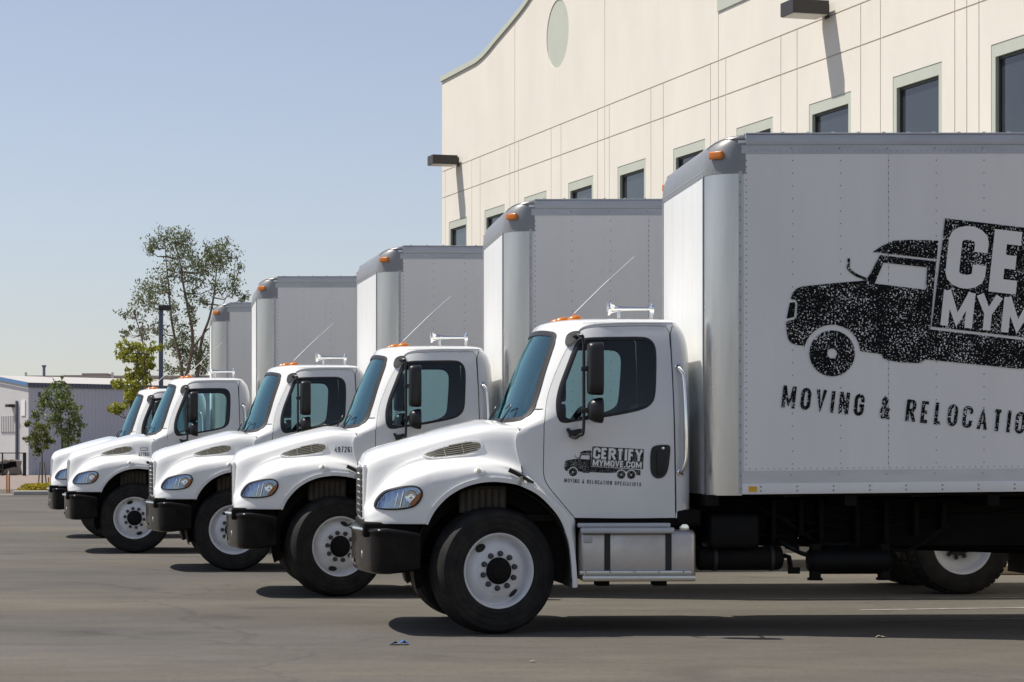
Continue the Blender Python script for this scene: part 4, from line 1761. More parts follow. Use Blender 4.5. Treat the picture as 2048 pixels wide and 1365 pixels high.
def logo_shapes():
    dark_, light_ = [], []
    w0 = lg_big((724, 940))
    w1, w2 = lg_small((1390, 680)), lg_small((1585, 685))
    body = [lg_big(p) for p in [(556, 722), (566, 697), (580, 682), (602, 673), (700, 662), (800, 653), (858, 648), (880, 620), (905, 570), (918, 546), (1030, 558), (1146, 570), (1122, 843), (1300, 862), (1490, 884)]]
    body += [lg_small(p) for p in [(1765, 590), (1765, 692), (1690, 690)]]
    body += [(w2[0] + 118 * math.cos(R(a)), w2[1] + 118 * math.sin(R(a))) for a in range(-20, -141, -15)]
    body += [((w1[0] + w2[0]) / 2, w1[1] - 72)]
    body += [(w1[0] + 118 * math.cos(R(a)), w1[1] + 118 * math.sin(R(a))) for a in range(-40, -171, -15)]
    body += [lg_big(p) for p in [(1480, 1000), (1300, 982), (1100, 963), (1090, 974), (1075, 978), (1000, 975), (945, 966), (930, 958), (925, 943), (838, 930)]]
    body += [(w0[0] + 115 * math.cos(R(a)), w0[1] + 115 * math.sin(R(a))) for a in range(-2, -190, -12)]
    body += [lg_big(p) for p in [(612, 910), (575, 906), (556, 897), (545, 880), (540, 850), (537, 812), (570, 806), (580, 795), (584, 740), (576, 726)]]
    win = [lg_big(p) for p in [(932, 576), (1110, 594), (1104, 684), (896, 660)]]
    dark_.append((body, [win]))
    dark_.append(([lg_big(p) for p in [(888, 534), (925, 510), (975, 488), (1040, 484), (1155, 487), (1149, 561), (1020, 548)]], []))
    dark_.append(([lg_big(p) for p in [(553, 738), (572, 736), (575, 745), (570, 795), (540, 802)]], []))
    dark_.append((circ(w0, 92), [circ(w0, 20, 20)]))
    dark_.append((circ(w1, 92), [circ(w1, 20, 20)]))
    dark_.append((circ(w2, 92), [circ(w2, 20, 20)]))
    tr = lg_small((1835, 187))
    br = lg_small((1815, 572))
    rect = [(0, 0), (tr[0], tr[1]), (br[0], br[1] + 2), (-8, 438)]
    dark_.append((rect, []))
    v, f = ribbon([lg_big(p) for p in [(792, 560), (789, 598), (800, 612), (825, 628), (860, 642)]], 11)
    strokes = [(v, f, 0)]
    for V, F, l in text2d('MOVING & RELOCATION SPECIALISTS', 88, 46, 13.5, 25, 1700):
        strokes.append(([(p[0] - 579, 826 - p[1]) for p in V], F, l))
    RW = tr[0]
    for V, F, l in text2d('CERTIFY', 252, 150, 55, 18, RW - 50):
        light_.append(([(p[0] + 24, 272 - p[1]) for p in V], F, l))
    for V, F, l in text2d('MYMOVE.COM', 142, 92, 31, 11, RW - 60):
        light_.append(([(p[0] + 26, 428 - p[1]) for p in V], F, l))
    return dark_, strokes, light_


def add_logo(parent, org, unit, ang, fn, mprint, mlight, step):
    """fn(x, z, off) gives the 3D point on the panel"""
    ca, sa = math.cos(ang), math.sin(ang)

    def tr(p):
        x, y = p[0] * unit, p[1] * unit
        return (org[0] + x * ca - y * sa, org[1] - (x * sa + y * ca))
    dk, st, lt = logo_shapes()
    mb = MB()
    for o, hs in dk:
        v, f = fill2d([tr(p) for p in o], [[tr(p) for p in h] for h in hs], step)
        mb.add([fn(x, z, .0022) for x, z in v], f)
    for V, F, l in st:
        mb.add([fn(*tr(p), .0022 + .0003 * l) for p in V], F)
    lo = mb.obj('logo', mprint, parent, sharp=80)
    mb = MB()
    for V, F, l in lt:
        mb.add([fn(*tr(p), .0034 + .0003 * l) for p in V], F)
    mb.obj('logo_lettering', mlight, lo, sharp=80)
    return lo


# ------------------------------------------------------------------ ground and surroundings
def streaky_asphalt():
    m = mat('asphalt', (0.118, 0.106, 0.094), 0.92)
    nt = m.node_tree
    b = nt.nodes['Principled BSDF']
    tc = nt.nodes.new('ShaderNodeTexCoord')

    def noise(sc, st, det=5, ro=.6):
        mp = nt.nodes.new('ShaderNodeMapping')
        mp.inputs['Scale'].default_value = st
        nt.links.new(tc.outputs['Object'], mp.inputs[0])
        n = nt.nodes.new('ShaderNodeTexNoise')
        n.inputs['Scale'].default_value = sc
        n.inputs['Detail'].default_value = det
        n.inputs['Roughness'].default_value = ro
        nt.links.new(mp.outputs[0], n.inputs['Vector'])
        return n.outputs['Fac']

    def rng(s, a, b_, c, d):
        r = nt.nodes.new('ShaderNodeMapRange')
        r.inputs['From Min'].default_value = a
        r.inputs['From Max'].default_value = b_
        r.inputs['To Min'].default_value = c
        r.inputs['To Max'].default_value = d
        nt.links.new(s, r.inputs['Value'])
        return r.outputs[0]

    def mul(a, b_):
        n = nt.nodes.new('ShaderNodeMath')
        n.operation = 'MULTIPLY'
        nt.links.new(a, n.inputs[0])
        nt.links.new(b_, n.inputs[1])
        return n.outputs[0]
    f = mul(rng(noise(.30, (.55, 1.3, 1)), .32, .68, .80, 1.18), rng(noise(1.7, (.5, 1.2, 1), 6, .7), .33, .67, .84, 1.14))
    f = mul(f, rng(noise(14, (1, 1, 1), 5, .7), .32, .68, .86, 1.13))
    f = mul(f, rng(noise(70, (1, 1, 1), 3, .7), .3, .7, .70, 1.30))
    f = mul(f, rng(noise(260, (1, 1, 1), 2), .3, .7, .78, 1.22))
    # meandering cracks and sealed joints
    wv = nt.nodes.new('ShaderNodeTexNoise')
    wv.inputs['Scale'].default_value = .8
    wv.inputs['Detail'].default_value = 6
    nt.links.new(tc.outputs['Object'], wv.inputs['Vector'])
    wa = nt.nodes.new('ShaderNodeVectorMath')
    wa.operation = 'MULTIPLY_ADD'
    wa.inputs[1].default_value = (1.3, 1.3, 0)
    nt.links.new(wv.outputs['Color'], wa.inputs[0])
    nt.links.new(tc.outputs['Object'], wa.inputs[2])
    vo = nt.nodes.new('ShaderNodeTexVoronoi')
    vo.feature = 'DISTANCE_TO_EDGE'
    vo.inputs['Scale'].default_value = .16
    nt.links.new(wa.outputs[0], vo.inputs['Vector'])
    f = mul(f, rng(vo.outputs['Distance'], .001, .006, .80, 1.0))
    # oil drips and dark stains
    vs_ = nt.nodes.new('ShaderNodeTexVoronoi')
    vs_.inputs['Scale'].default_value = .55
    nt.links.new(wa.outputs[0], vs_.inputs['Vector'])
    f = mul(f, rng(vs_.outputs['Distance'], .06, .22, .72, 1.0))
    hs = nt.nodes.new('ShaderNodeMix')
    hs.data_type = 'RGBA'
    hs.inputs['A'].default_value = (0.090, 0.083, 0.072, 1)
    hs.inputs['B'].default_value = (0.106, 0.094, 0.072, 1)
    nt.links.new(rng(noise(.22, (.5, 1.3, 1), 3), .35, .65, 0, 1), hs.inputs['Factor'])
    sc = nt.nodes.new('ShaderNodeVectorMath')
    sc.operation = 'SCALE'
    nt.links.new(hs.outputs['Result'], sc.inputs[0])
    nt.links.new(f, sc.inputs['Scale'])
    nt.links.new(sc.outputs[0], b.inputs['Base Color'])
    bp = nt.nodes.new('ShaderNodeBump')
    bp.inputs['Strength'].default_value = .35
    bp.inputs['Distance'].default_value = .006
    nt.links.new(noise(140, (1, 1, 1), 3), bp.inputs['Height'])
    nt.links.new(bp.outputs[0], b.inputs['Normal'])
    return m


asph = streaky_asphalt()
earth = mat('dry_ground', (0.23, 0.19, 0.155), 0.95, var=0.25, vscale=.3, bump=.2, bscale=8)
conc = mat('pale_concrete', (0.42, 0.40, 0.365), 0.85, var=0.2, vscale=1.5)
linep = mat('worn_white_line', (0.36, 0.345, 0.31), 0.8, var=0.6, vscale=5, col2=(0.15, 0.135, 0.115))
pinkc = mat('pinkish_paving', (0.27, 0.215, 0.18), 0.9, var=0.15, vscale=.6)


def flat(name, x0, x1, y0, y1, z, m, kind='structure'):
    mb = MB()
    mb.add([(x0, y0, z), (x1, y0, z), (x1, y1, z), (x0, y1, z)], [(0, 1, 2, 3)])
    o = mb.obj(name, m)
    o['kind'] = kind
    return o


flat('ground', -2500, 2500, -300, 4000, -0.008, earth)
flat('parking_lot', -70, 70, -25, 84.2, 0.0, asph)
flat('road', -70, 70, 87.9, 97, -0.002, asph)
pv = flat('pavement', -70, 70, 97.2, 158.5, 0.0, pinkc)
mb = MB()
mb.box(-70, -16.0, 84.2, 84.22, -.05, .05)
mb.obj('kerb', conc)['kind'] = 'structure'

# ------------------------------------------------------------------ trucks
T, fw, onhood = build_truck()
TR = [  # axle px, scale px/m at the near tyre face, width vanishing point, steer
    (977, 243.0, 560, 18, 'white box truck nearest the camera with black moving company logo on box and door'),
    (662, 193.0, 500, 20, 'white box truck second from the camera, number 497261 on its hood'),
    (472, 158.5, 130, -6, 'white box truck in the middle of the row, front grille showing'),
    (271, 134.5, 335, -3, 'white box truck fourth from the camera, number 527931 by its hood vent'),
    (217, 114.5, 335, 0, 'white box truck farthest back in the row, mostly hidden by its neighbour'),
]


def tree_of(o, parent=None):
    c = o.copy()
    COL.objects.link(c)
    c.parent = parent
    for ch in CH.get(o, []):
        tree_of(ch, c)
    return c


CH = {}
for o in bpy.data.objects:
    if o.parent is not None:
        CH.setdefault(o.parent, []).append(o)
trucks = [T] + [tree_of(T) for _ in range(4)]


def local_front_wheels(t):
    return [c for c in t.children if c.name.split('.')[0] == 'front_wheel']


bpy.context.view_layer.update()
INFO = []
for t, (px, s, vp, st, lab) in zip(trucks, TR):
    ph = math.atan((vp - PX) / FP)
    D = FP / s
    X = (px - PX) / s
    t.location = (X + 1.13 * math.sin(ph), D + 1.13 * math.cos(ph), 0)
    t.rotation_euler = (0, 0, -ph)
    tag(t, lab, 'box truck', 'white box trucks parked in a row')
    for w in local_front_wheels(t):
        w.rotation_euler.z += R(st)
        sp = R(random.uniform(0, 360))
        w.rotation_euler.rotate_axis('Y', sp if t is not T else R(0))
    INFO.append((X, D, ph))
# the second truck's wheel is turned so that its hand holes stand nearly upright
# numbers on the hoods


def fleet_number(t, i, text, pxc, pyc, h, w, frame=False):
    X, D, ph = INFO[i]
    q = (pxc - PX) / FP
    xc = (q * (D + .13) - X - 1.13 * math.sin(ph) + 1.0 * math.sin(ph)) / (math.cos(ph) + q * math.sin(ph))
    zc = EYE + (PY - pyc) * (D + .13 - xc * math.sin(ph)) / FP
    mb = MB()
    for V, F, l in text2d(text, h, h * .52, h * .15, h * .16, w):
        mb.add([onhood(xc - w / 2 + p[0], zc - h / 2 + p[1], -1, .0025 + .0004 * l) for p in V], F)
    if frame:
        for a, b in (((-.05, .055), (.05, .055)), ((.05, .055), (.05, .095)), ((.05, .095), (-.05, .095)), ((-.05, .095), (-.05, .055))):
            V, F = ribbon([a, b], .008)
            mb.add([onhood(xc + p[0], zc + p[1], -1, .003) for p in V], F)
    mb.obj('fleet_number', inkm, t, sharp=80)


fleet_number(trucks[1], 1, '497261', 687, 899.5, .062, .185)
fleet_number(trucks[2], 2, '495263', 497, 906, .062, .185)
fleet_number(trucks[3], 3, '527931', 288, 909, .058, .16, True)
# print on the nearest truck
XFb = 1.80


def on_box(x, z, off):
    return (x, -(1.29 + .001) - off - .0045, z + 0)


add_logo(T, (LX(1890, -1.29), LZ(437, -1.29, 3.7)), 1 / 2.008 * (D0 - 1.29 + .25) / FP, .1082, on_box, printb, panelw, .15)
doors = [c for c in T.children if c.name.split('.')[0] == 'door']
door0 = [d for d in doors if np.mean([v.co.y for v in d.data.vertices]) < 0][0]


def on_door(x, z, off):
    p = cab_pt(-u_of_x(x, z), z)
    return (p[0], p[1] - .004 - off, p[2])


add_logo(door0, (LX(1184.5, -1.05), LZ(893, -1.05)), 1 / 2.008 * (40.2 / 219.5) * (D0 - 1.05) / FP, .0545, on_door, prints, paint, .05)

# ------------------------------------------------------------------ the cream building behind
DB = 63.0
SS = 1.48
KB = (PX + 510) / FP
CB = 1 / math.sqrt(1 + KB * KB)


def bs(px):
    """distance along the facade from its left corner"""
    dep = (885 - PX + KB * FP) / FP * DB / ((px - PX) / FP + KB)
    return (DB - dep) / CB


def bdep(s):
    return DB - s * CB


ORG = Vector(((885 - PX) / FP * DB, DB, 0))
TV = Vector((KB * CB, -CB, 0))
NV = Vector((-CB, -KB * CB, 0))
bld = empty('warehouse_building', ORG)
tag(bld, 'cream stucco warehouse with sage green window frames behind the trucks', 'building')


def wp(s, z, out=0.0):
    v = TV * s + NV * out
    return (v.x, v.y, z)


def wbox(mb, s0, s1, z0, z1, o0, o1):
    vs = [wp(s, z, o) for s in (s0, s1) for z in (z0, z1) for o in (o0, o1)]
    mb.add(vs, [(0, 1, 3, 2), (4, 6, 7, 5), (0, 4, 5, 1), (2, 3, 7, 6), (0, 2, 6, 4), (1, 5, 7, 3)])


S_END = 52.0
H0 = 11.36
L1, L2_ = 8.86, 8.17
G = .012
top = interp([(SS * a, b) for a, b in [(0, H0), (2.0, H0), (2.45, H0 + .05), (3.35, 11.66), (4.1, 11.87), (4.75, 12.08), (6.5, 12.9), (8.4, 13.5), (10.5, 13.8), (13, 13.85), (36, 13.85)]])
pairs = [(1.81, 2.29), (3.92, 4.38), (5.99, 6.45), (8.07, 8.56), (10.2, 10.66), (12.3, 12.8), (14.47, 14.93), (16.6, 17.08), (18.75, 19.25)]
pairs = [(a * SS, b * SS) for a, b in pairs]
while pairs[-1][1] < S_END - 3:
    pairs.append((pairs[-1][0] + 2.13 * SS, pairs[-1][1] + 2.13 * SS))
full = [x * SS for x in (4.18, 8.37, 12.56, 19.0, 23.2, 27.4, 31.6)]
# core wall just behind the panels: the joints show it
mb = MB()
core = [(0, 0), (S_END, 0)] + [(s, top(s) - .02) for s in np.linspace(S_END, 0, 73)]
wins = []
s0 = .43 * SS
while s0 < S_END - 2:
    wins.append((s0, s0 + 1.10 * SS))
    s0 += 2.118 * SS
WZ0, WZ1 = 5.55, 7.48
prism(mb, core, [[(a, WZ0), (b, WZ0), (b, WZ1), (a, WZ1)] for a, b in wins], lambda s, z: wp(s, z, -.006), lambda s, z: wp(s, z, -.25))
mb.obj('core_wall', groovem, bld, sharp=20)
# upper panels
OV = (bs(1116), EYE + (PY - 68) * bdep(bs(1116)) / FP, .765, .765)
oval = [(OV[0] + OV[2] * math.cos(t), OV[1] + OV[3] * math.sin(t)) for t in np.linspace(0, 2 * math.pi, 41)[:-1]]
US0, US1, UZ0 = 12.56 * SS, 18.98 * SS, 9.80
cuts = [0] + full + [S_END]
for a, b in zip(cuts[:-1], cuts[1:]):
    a2, b2 = a + (G if a > 0 else 0), b - (G if b < S_END else 0)
    ol = [(a2, L1 + G), (b2, L1 + G)] + [(s, top(s) - .125) for s in np.linspace(b2, a2, max(3, int((b2 - a2) / .35)))]
    hs = []
    if a < OV[0] < b:
        hs = [oval]
    if abs(a - 12.56 * SS) < .1:
        hs = [[(US0 + .25, UZ0), (US1 - .25, UZ0), (US1 - .25, 12.6), (US0 + .25, 12.6)]]
    mb = MB()
    prism(mb, ol, hs, lambda s, z: wp(s, z, .012), lambda s, z: wp(s, z, -.005))
    mb.obj('wall_panel', wallm, bld, sharp=20)
# the two rows of panels below
vs = sorted([x for p in pairs for x in p] + full + [.2 * SS, 0, S_END])
for a, b in zip(vs[:-1], vs[1:]):
    a2, b2 = a + (G if a > 0 else 0), b - (G if b < S_END else 0)
    if b2 - a2 < .02:
        continue
    mb = MB()
    wbox(mb, a2, b2, L2_ + G, L1 - G, -.005, .012)
    mb.obj('wall_panel', wallm, bld, sharp=20)
    hs = [[(p, WZ0), (q, WZ0), (q, WZ1), (p, WZ1)] for p, q in wins if p > a and q < b]
    mb = MB()
    prism(mb, [(a2, 0), (b2, 0), (b2, L2_ - G), (a2, L2_ - G)], hs, lambda s, z: wp(s, z, .012), lambda s, z: wp(s, z, -.005))
    mb.obj('wall_panel', wallm, bld, sharp=20)
# windows
for a, b in wins:
    mb = MB()
    o = [(a, WZ0), (b, WZ0), (b, WZ1), (a, WZ1)]
    i = [(a + .115, WZ0 + .12), (b - .115, WZ0 + .12), (b - .115, WZ1 - .19), (a + .115, WZ1 - .19)]
    prism(mb, o, [i], lambda s, z: wp(s, z, .004), lambda s, z: wp(s, z, -.12))
    w = mb.obj('window', greenm, bld, sharp=20)
    mb = MB()
    o = i
    i2 = [(a + .155, WZ0 + .16), (b - .15, WZ0 + .16), (b - .15, WZ1 - .23), (a + .155, WZ1 - .23)]
    prism(mb, o, [i2], lambda s, z: wp(s, z, -.05), lambda s, z: wp(s, z, -.11))
    mb.obj('window_frame', bronze, w, sharp=20)
    mb = MB()
    mb.add([wp(s, z, -.075) for s, z in i2], [(0, 1, 2, 3)])
    mb.obj('pane', dglass, w)
# coping
mb = MB()
ss = [0, 1, 2, 2.5] + list(np.linspace(2.8, 20, 60)) + [30, S_END]
rows = []
for (dz, o) in ((-.13, .012), (-.13, .06), (0, .06), (0, -.30), (-.13, -.30)):
    rows.append([wp(s - (.05 if s == 0 else 0), top(s) + dz, o) for s in ss])
mb.grid(rows)
mb.add([r[0] for r in rows], [(0, 1, 2, 3, 4)])
mb.obj('coping', greenm, bld, sharp=25)
mb = MB()
v, f = fill2d(oval)
mb.add([wp(s, z, -.003) for s, z in v], f)
mb.obj('oval_medallion', greenm, bld)
mb = MB()
o = [(US0, UZ0 - .02), (US1, UZ0 - .02), (US1, 12.8), (US0, 12.8)]
i = [(US0 + .36, UZ0 + .32), (US1 - .36, UZ0 + .32), (US1 - .36, 12.4), (US0 + .36, 12.4)]
prism(mb, o, [i], lambda s, z: wp(s, z, .04), lambda s, z: wp(s, z, -.12))
sg = mb.obj('sign_frame', greenm, bld, sharp=20)
mb = MB()
mb.add([wp(s, z, -.002) for s, z in i], [(0, 1, 2, 3)])
mb.obj('sign_field', mat('white_stucco', (.8, .8, .78), .8, var=.05), sg)
# the other walls and roof
mb = MB()
b0, b1 = Vector(wp(0, 0, -.25)), Vector(wp(S_END, 0, -.25))
bk = -NV * 24
for a, b in ((b0, b0 + bk), (b0 + bk, b1 + bk), (b1 + bk, b1)):
    mb.add([a, b, b + Vector((0, 0, 11.2)), a + Vector((0, 0, 11.2))], [(0, 1, 2, 3)])
mb.add([p + Vector((0, 0, 10.8)) for p in (b0, b1, b1 + bk, b0 + bk)], [(0, 1, 2, 3)])
mb.obj('rear_walls', wallm, bld, sharp=20)


def wall_lamp(s, z, lab):
    o = Vector(wp(s, z)) + ORG
    e = empty('wall_lamp', o)
    tag(e, lab, 'wall lamp', 'shoebox lamps on the warehouse wall')

    def q(a, b, c):                      # along, out, up
        v = TV * a + NV * b
        return (v.x, v.y, c)

    def bx(mb, a0, a1, o0, o1, z0, z1):
        vs_ = [q(a, b, c) for a in (a0, a1) for c in (z0, z1) for b in (o0, o1)]
        mb.add(vs_, [(0, 1, 3, 2), (4, 6, 7, 5), (0, 4, 5, 1), (2, 3, 7, 6), (0, 2, 6, 4), (1, 5, 7, 3)])
    mb = MB()
    bx(mb, -.25, .25, .10, .76, .03, .26)
    mb.obj('lamp_housing', lampm, e, sharp=20)
    mb = MB()
    bx(mb, -.23, .23, .12, .74, .018, .0295)
    mb.obj('lamp_lens', lensm, e, sharp=20)
    mb = MB()
    bx(mb, -.045, .045, .013, .099, .06, .18)
    bx(mb, -.07, .07, .0125, .03, .0, .24)
    mb.obj('lamp_arm', lampm, e, sharp=20)
    return e


wall_lamp(1.0 * SS, 8.83, 'dark shoebox lamp at the far left corner of the cream wall')
wall_lamp(15.75 * SS, 8.83, 'dark shoebox lamp high on the cream wall above the nearest truck box')

# ------------------------------------------------------------------ far left: metal shed, fence, trees
shedw = mat('shed_white_siding', (0.58, 0.58, 0.575), 0.55, var=0.06, vscale=.5)
shedg = mat('shed_grey_siding', (0.50, 0.52, 0.58), 0.5, var=0.06, vscale=.5)
blue = mat('blue_trim', (0.10, 0.22, 0.42), 0.5)
greytrim = mat('grey_trim', (0.11, 0.125, 0.16), 0.5)
tanm = mat('tan_stucco', (0.50, 0.44, 0.38), 0.85, var=.05)
mauve = mat('mauve_screen', (0.30, 0.25, 0.25), 0.85)
oliv = mat('olive_parapet', (0.40, 0.38, 0.31), 0.85)


def at(px, py, D):
    return Vector(((px - PX) / FP * D, D, EYE + (PY - py) / FP * D))


K = FP / 3130.0
c0 = at(57, 950, 104 * K)
c0.z = 0
RV = Vector((.747, .664, 0)).normalized()
LV = Vector((-.664, .747, 0)).normalized()
shed = empty('metal_shed', c0)
tag(shed, 'grey ribbed metal shed with blue roof trim behind the small trees', 'shed')
HE = 6.03
SL, SD = 48.0, 9.0


def sp(a, b, z):
    v = RV * a + LV * b
    return (v.x, v.y, z)


mb = MB()
prof = []
a = 0
while a < SL:
    prof += [(a, 0), (a + .20, 0), (a + .225, -.035), (a + .275, -.035), (a + .30, 0)]
    a += .30
rows = [[sp(p, q, z) for p, q in prof] for z in (0, HE - .02)]
mb.grid(rows)
mb.obj('ribbed_siding', shedg, shed, sharp=20)
mb = MB()
mb.add([sp(0, 0, 0), sp(0, SD, 0), sp(0, SD, HE), sp(0, SD / 2, HE + .57), sp(0, 0, HE)], [(0, 1, 2, 3, 4)])
mb.add([sp(SL, 0, 0), sp(SL, SD, 0), sp(SL, SD, HE), sp(SL, SD / 2, HE + .57), sp(SL, 0, HE)], [(0, 1, 2, 3, 4)])
mb.add([sp(0, SD, 0), sp(SL, SD, 0), sp(SL, SD, HE), sp(0, SD, HE)], [(0, 1, 2, 3)])
mb.obj('end_wall', shedw, shed, sharp=20)
mb = MB()
for (b0_, z0_, b1_, z1_) in ((-.15, HE + .10, SD / 2, HE + .69), (SD / 2, HE + .69, SD + .15, HE + .10)):
    mb.add([sp(-.15, b0_, z0_), sp(SL, b0_, z0_), sp(SL, b1_, z1_), sp(-.15, b1_, z1_)], [(0, 1, 2, 3)])
mb.obj('shed_roof', mat('pale_roof', (.54, .52, .48), .6), shed, sharp=10)
mb = MB()
k = 0
a = -.1
pr = []
while a < SL:
    pr += [(a, -.10), (a + .17, -.10), (a + .2, -.16), (a + .27, -.16)]
    a += .30
mb.grid([[sp(p, q, z) for p, q in pr] for z in (HE - .22, HE + .10)])
mb.obj('gutter', greytrim, shed, sharp=20)
mb = MB()
for z_, o_ in ((0, 0), ):
    mb.grid([[sp(-.17, b_, z2) for b_, z2 in ((-.15, HE - .12), (SD / 2, HE + .45))], [sp(-.17, b_, z2) for b_, z2 in ((-.15, HE + .12), (SD / 2, HE + .71))]])
mb.obj('rake_trim', blue, shed)
# barred window, sign, lamp, downpipe on the end wall; number on the long side
mb = MB()


def endpt(px, py, out):
    # intersect the sight line with the end wall
    d = Vector(((px - PX) / FP, 1, 0))
    n_ = Vector((-RV.x, -RV.y, 0))
    t_ = (c0).dot(n_) / d.dot(n_)
    P = d * t_
    z = EYE + (PY - py) / FP * t_
    b_ = (P - c0).dot(LV)
    return b_, z


b_a, zt2 = endpt(2, 833, 0)
b_b, zb2 = endpt(33, 864, 0)


def ebox(mb, b0_, b1_, z0_, z1_, o0, o1):
    vs_ = [sp(-o, b_, z) for b_ in (b0_, b1_) for z in (z0_, z1_) for o in (o0, o1)]
    mb.add(vs_, [(0, 1, 3, 2), (4, 6, 7, 5), (0, 4, 5, 1), (2, 3, 7, 6), (0, 2, 6, 4), (1, 5, 7, 3)])


ebox(mb, b_a, b_b, zb2, zt2, 0, .03)
wv = mb.obj('shed_window', dglass, shed, sharp=20)
for k in range(9):
    mb = MB()
    bb = b_a + (b_b - b_a) * (k + .5) / 9
    ebox(mb, bb - .06, bb + .06, zb2, zt2, .031, .08)
    mb.obj('window_bar', shedw, wv, sharp=20)
mb = MB()
ebox(mb, *[endpt(x, 815, 0)[0] for x in (43, 51)], endpt(47, 832, 0)[1], endpt(47, 801, 0)[1], .01, .05)
mb.obj('notice_board', mat('sign_white', (.8, .8, .8), .5), shed, sharp=20)
mb = MB()
ebox(mb, *[endpt(x, 840, 0)[0] for x in (34.2, 36.2)], endpt(35, 922, 0)[1], endpt(35, 802, 0)[1], .01, .15)
mb.obj('downpipe', greytrim, shed, sharp=20)
mb = MB()
ebox(mb, *[endpt(x, 812, 0)[0] for x in (23, 30)], endpt(26, 815, 0)[1], endpt(26, 809, 0)[1], .01, .5)
mb.obj('shed_lamp', lampm, shed, sharp=20)
mb = MB()
dd = Vector(((76 - PX) / FP, 1, 0))
t_ = c0.dot(Vector((-RV.y, RV.x, 0))) / dd.dot(Vector((-RV.y, RV.x, 0)))
sa_ = (dd * t_ - c0).dot(RV)
za_ = EYE + (PY - 795) / FP * t_
for V, F, l in text2d('51', .34, .22, .08, .25):
    mb.add([sp(sa_ + p[0], -.045, za_ + p[1]) for p in V], F)
mb.obj('house_number', inkm, shed)
mb = MB()
p = at(88, 765, 108 * K)
mb.tube([(p - c0) + Vector((0, 0, -.9)), (p - c0) + Vector((0, 0, 1.05))], .1, 10)
mb.tube([(p - c0) + Vector((0, 0, 1.05)), (p - c0) + Vector((0, 0, 1.18))], .16, 10)
mb.obj('flue_pipe', greytrim, shed)

fb = empty('flat_roofed_building', at(52, 905, 160 * K))
fb.location.z = 0
tag(fb, 'low flat roofed olive building showing above the shed roof', 'building')
H_ = at(52, 752, 160 * K).z
x0 = at(52, 0, 160 * K).x
mb = MB()
mb.box(0, 30, 0, 25, 0, H_ - .1)
mb.obj('parapet_wall', oliv, fb, sharp=20)
mb = MB()
for q in (0, 8.85, 19):
    mb.box(q - .12, q + .12, -.06, 0 - .002, 0, H_ + .35)
mb.obj('wall_pier', mat('pier_white', (.75, .73, .68), .8), fb, sharp=20)
mb = MB()
mb.box(-.1, 30, -.05, -.004, H_ - .15, H_ + .02)
mb.obj('parapet_cap', tanm, fb, sharp=20)
mb = MB()
mb.box(3.7, 8.7, 1, 6, H_ - .5, H_ + .10)
mb.box(5.6, 8.2, .8, 6.2, H_ - .5, H_ + .28)
mb.obj('roof_screen', mauve, fb, sharp=20)

# chain link fence
fe = empty('chain_link_fence', at(25, 950, 100 * K))
fe.location.z = 0
tag(fe, 'black chain link fence in front of the white shed end', 'fence')
fo = Vector(fe.location)
for k, px in enumerate((-40, 5, 47.5, 50.5)):
    mb = MB()
    p = at(px, 905, 100 * K) - fo
    mb.tube([(p.x, 0, 0), (p.x, 0, at(0, 905.5, 100 * K).z)], .05 if k < 2 else .07, 6)
    mb.obj('fence_post', black, fe)
mb = MB()
xa, xb = (at(-40, 0, 100 * K) - fo).x, (at(47.5, 0, 100 * K) - fo).x
zt3 = at(0, 906.5, 100 * K).z
for z in (zt3, .1):
    mb.tube([(xa, 0, z), (xb, 0, z)], .035, 6)
mb.obj('fence_rail', black, fe)
mb = MB()
k = xa
while k < xb:
    for dx in (-1, 1):
        z0_, z1_ = .1, zt3
        L_ = z1_ - z0_
        xk = k + dx * L_
        mb.add([(k, .01 * dx, z0_), (k + .012, .01 * dx, z0_), (xk + .012, .01 * dx, z1_), (xk, .01 * dx, z1_)], [(0, 1, 2, 3)])
    k += .14
o = mb.obj('fence_mesh', black, fe)
o['kind'] = 'stuff'

orange = mat('orange_post', (.62, .26, .07), .6)
for px, pyt, lab in ((13.5, 951, 'left of two thin orange marker posts by the driveway'), (18.5, 950, 'right of two thin orange marker posts by the driveway'), (97, 956, 'lone thin orange post beside the staked tree')):
    p = at(px, 986, 58 * K)
    mb = MB()
    mb.tube([(0, 0, -.02), (0, 0, at(px, pyt, 58 * K).z)], .032, 8)
    mb.tube([(0, 0, at(px, pyt, 58 * K).z), (0, 0, at(px, pyt, 58 * K).z + .02)], .02, 8)
    tag(mb.obj('marker_post', orange, None, (p.x, p.y, 0)), lab, 'post', 'thin orange marker posts')

# stacked rubble behind the fence
stonem = mat('rubble_stone', (.30, .26, .22), .9, var=.3, vscale=2)
for px, py, w_, h_, lab in ((21, 950, .85, 1.0, 'brown boxy crate inside the fence by the shed'), (5, 950, .7, .9, 'tan heap of sacks at the left end of the fence')):
    p = at(px, py, 102 * K)
    mb = MB()
    for k in range(5):
        r_ = random.Random(k + px)
        cx_, cz_ = r_.uniform(-.4, .4) * w_, r_.uniform(.15, .8) * h_
        mb.box(cx_ - .45 * w_, cx_ + .45 * w_, -.3, .3, max(0, cz_ - .3 * h_), cz_ + .25 * h_, .08, rot=Matrix.Rotation(r_.uniform(-.2, .2), 3, 'Y'))
    tag(mb.obj('crate' if px > 10 else 'sack_heap', stonem, None, (p.x, p.y, 0)), lab, 'crate' if px > 10 else 'sacks')

# light pole
lp = empty('light_pole', at(322, 905, 62 * K))
lp.location.z = 0
tag(lp, 'dark parking lot light pole among the trees', 'light pole')
zt4 = at(322, 612, 62 * K).z
mb = MB()
mb.box(-.085, .085, -.085, .085, 0, zt4, .02)
mb.obj('pole', greytrim, lp)
mb = MB()
mb.box(-.08, .42, -.22, .22, zt4 - .18, zt4 + .02, .02)
mb.obj('lamp_head', lampm, lp)

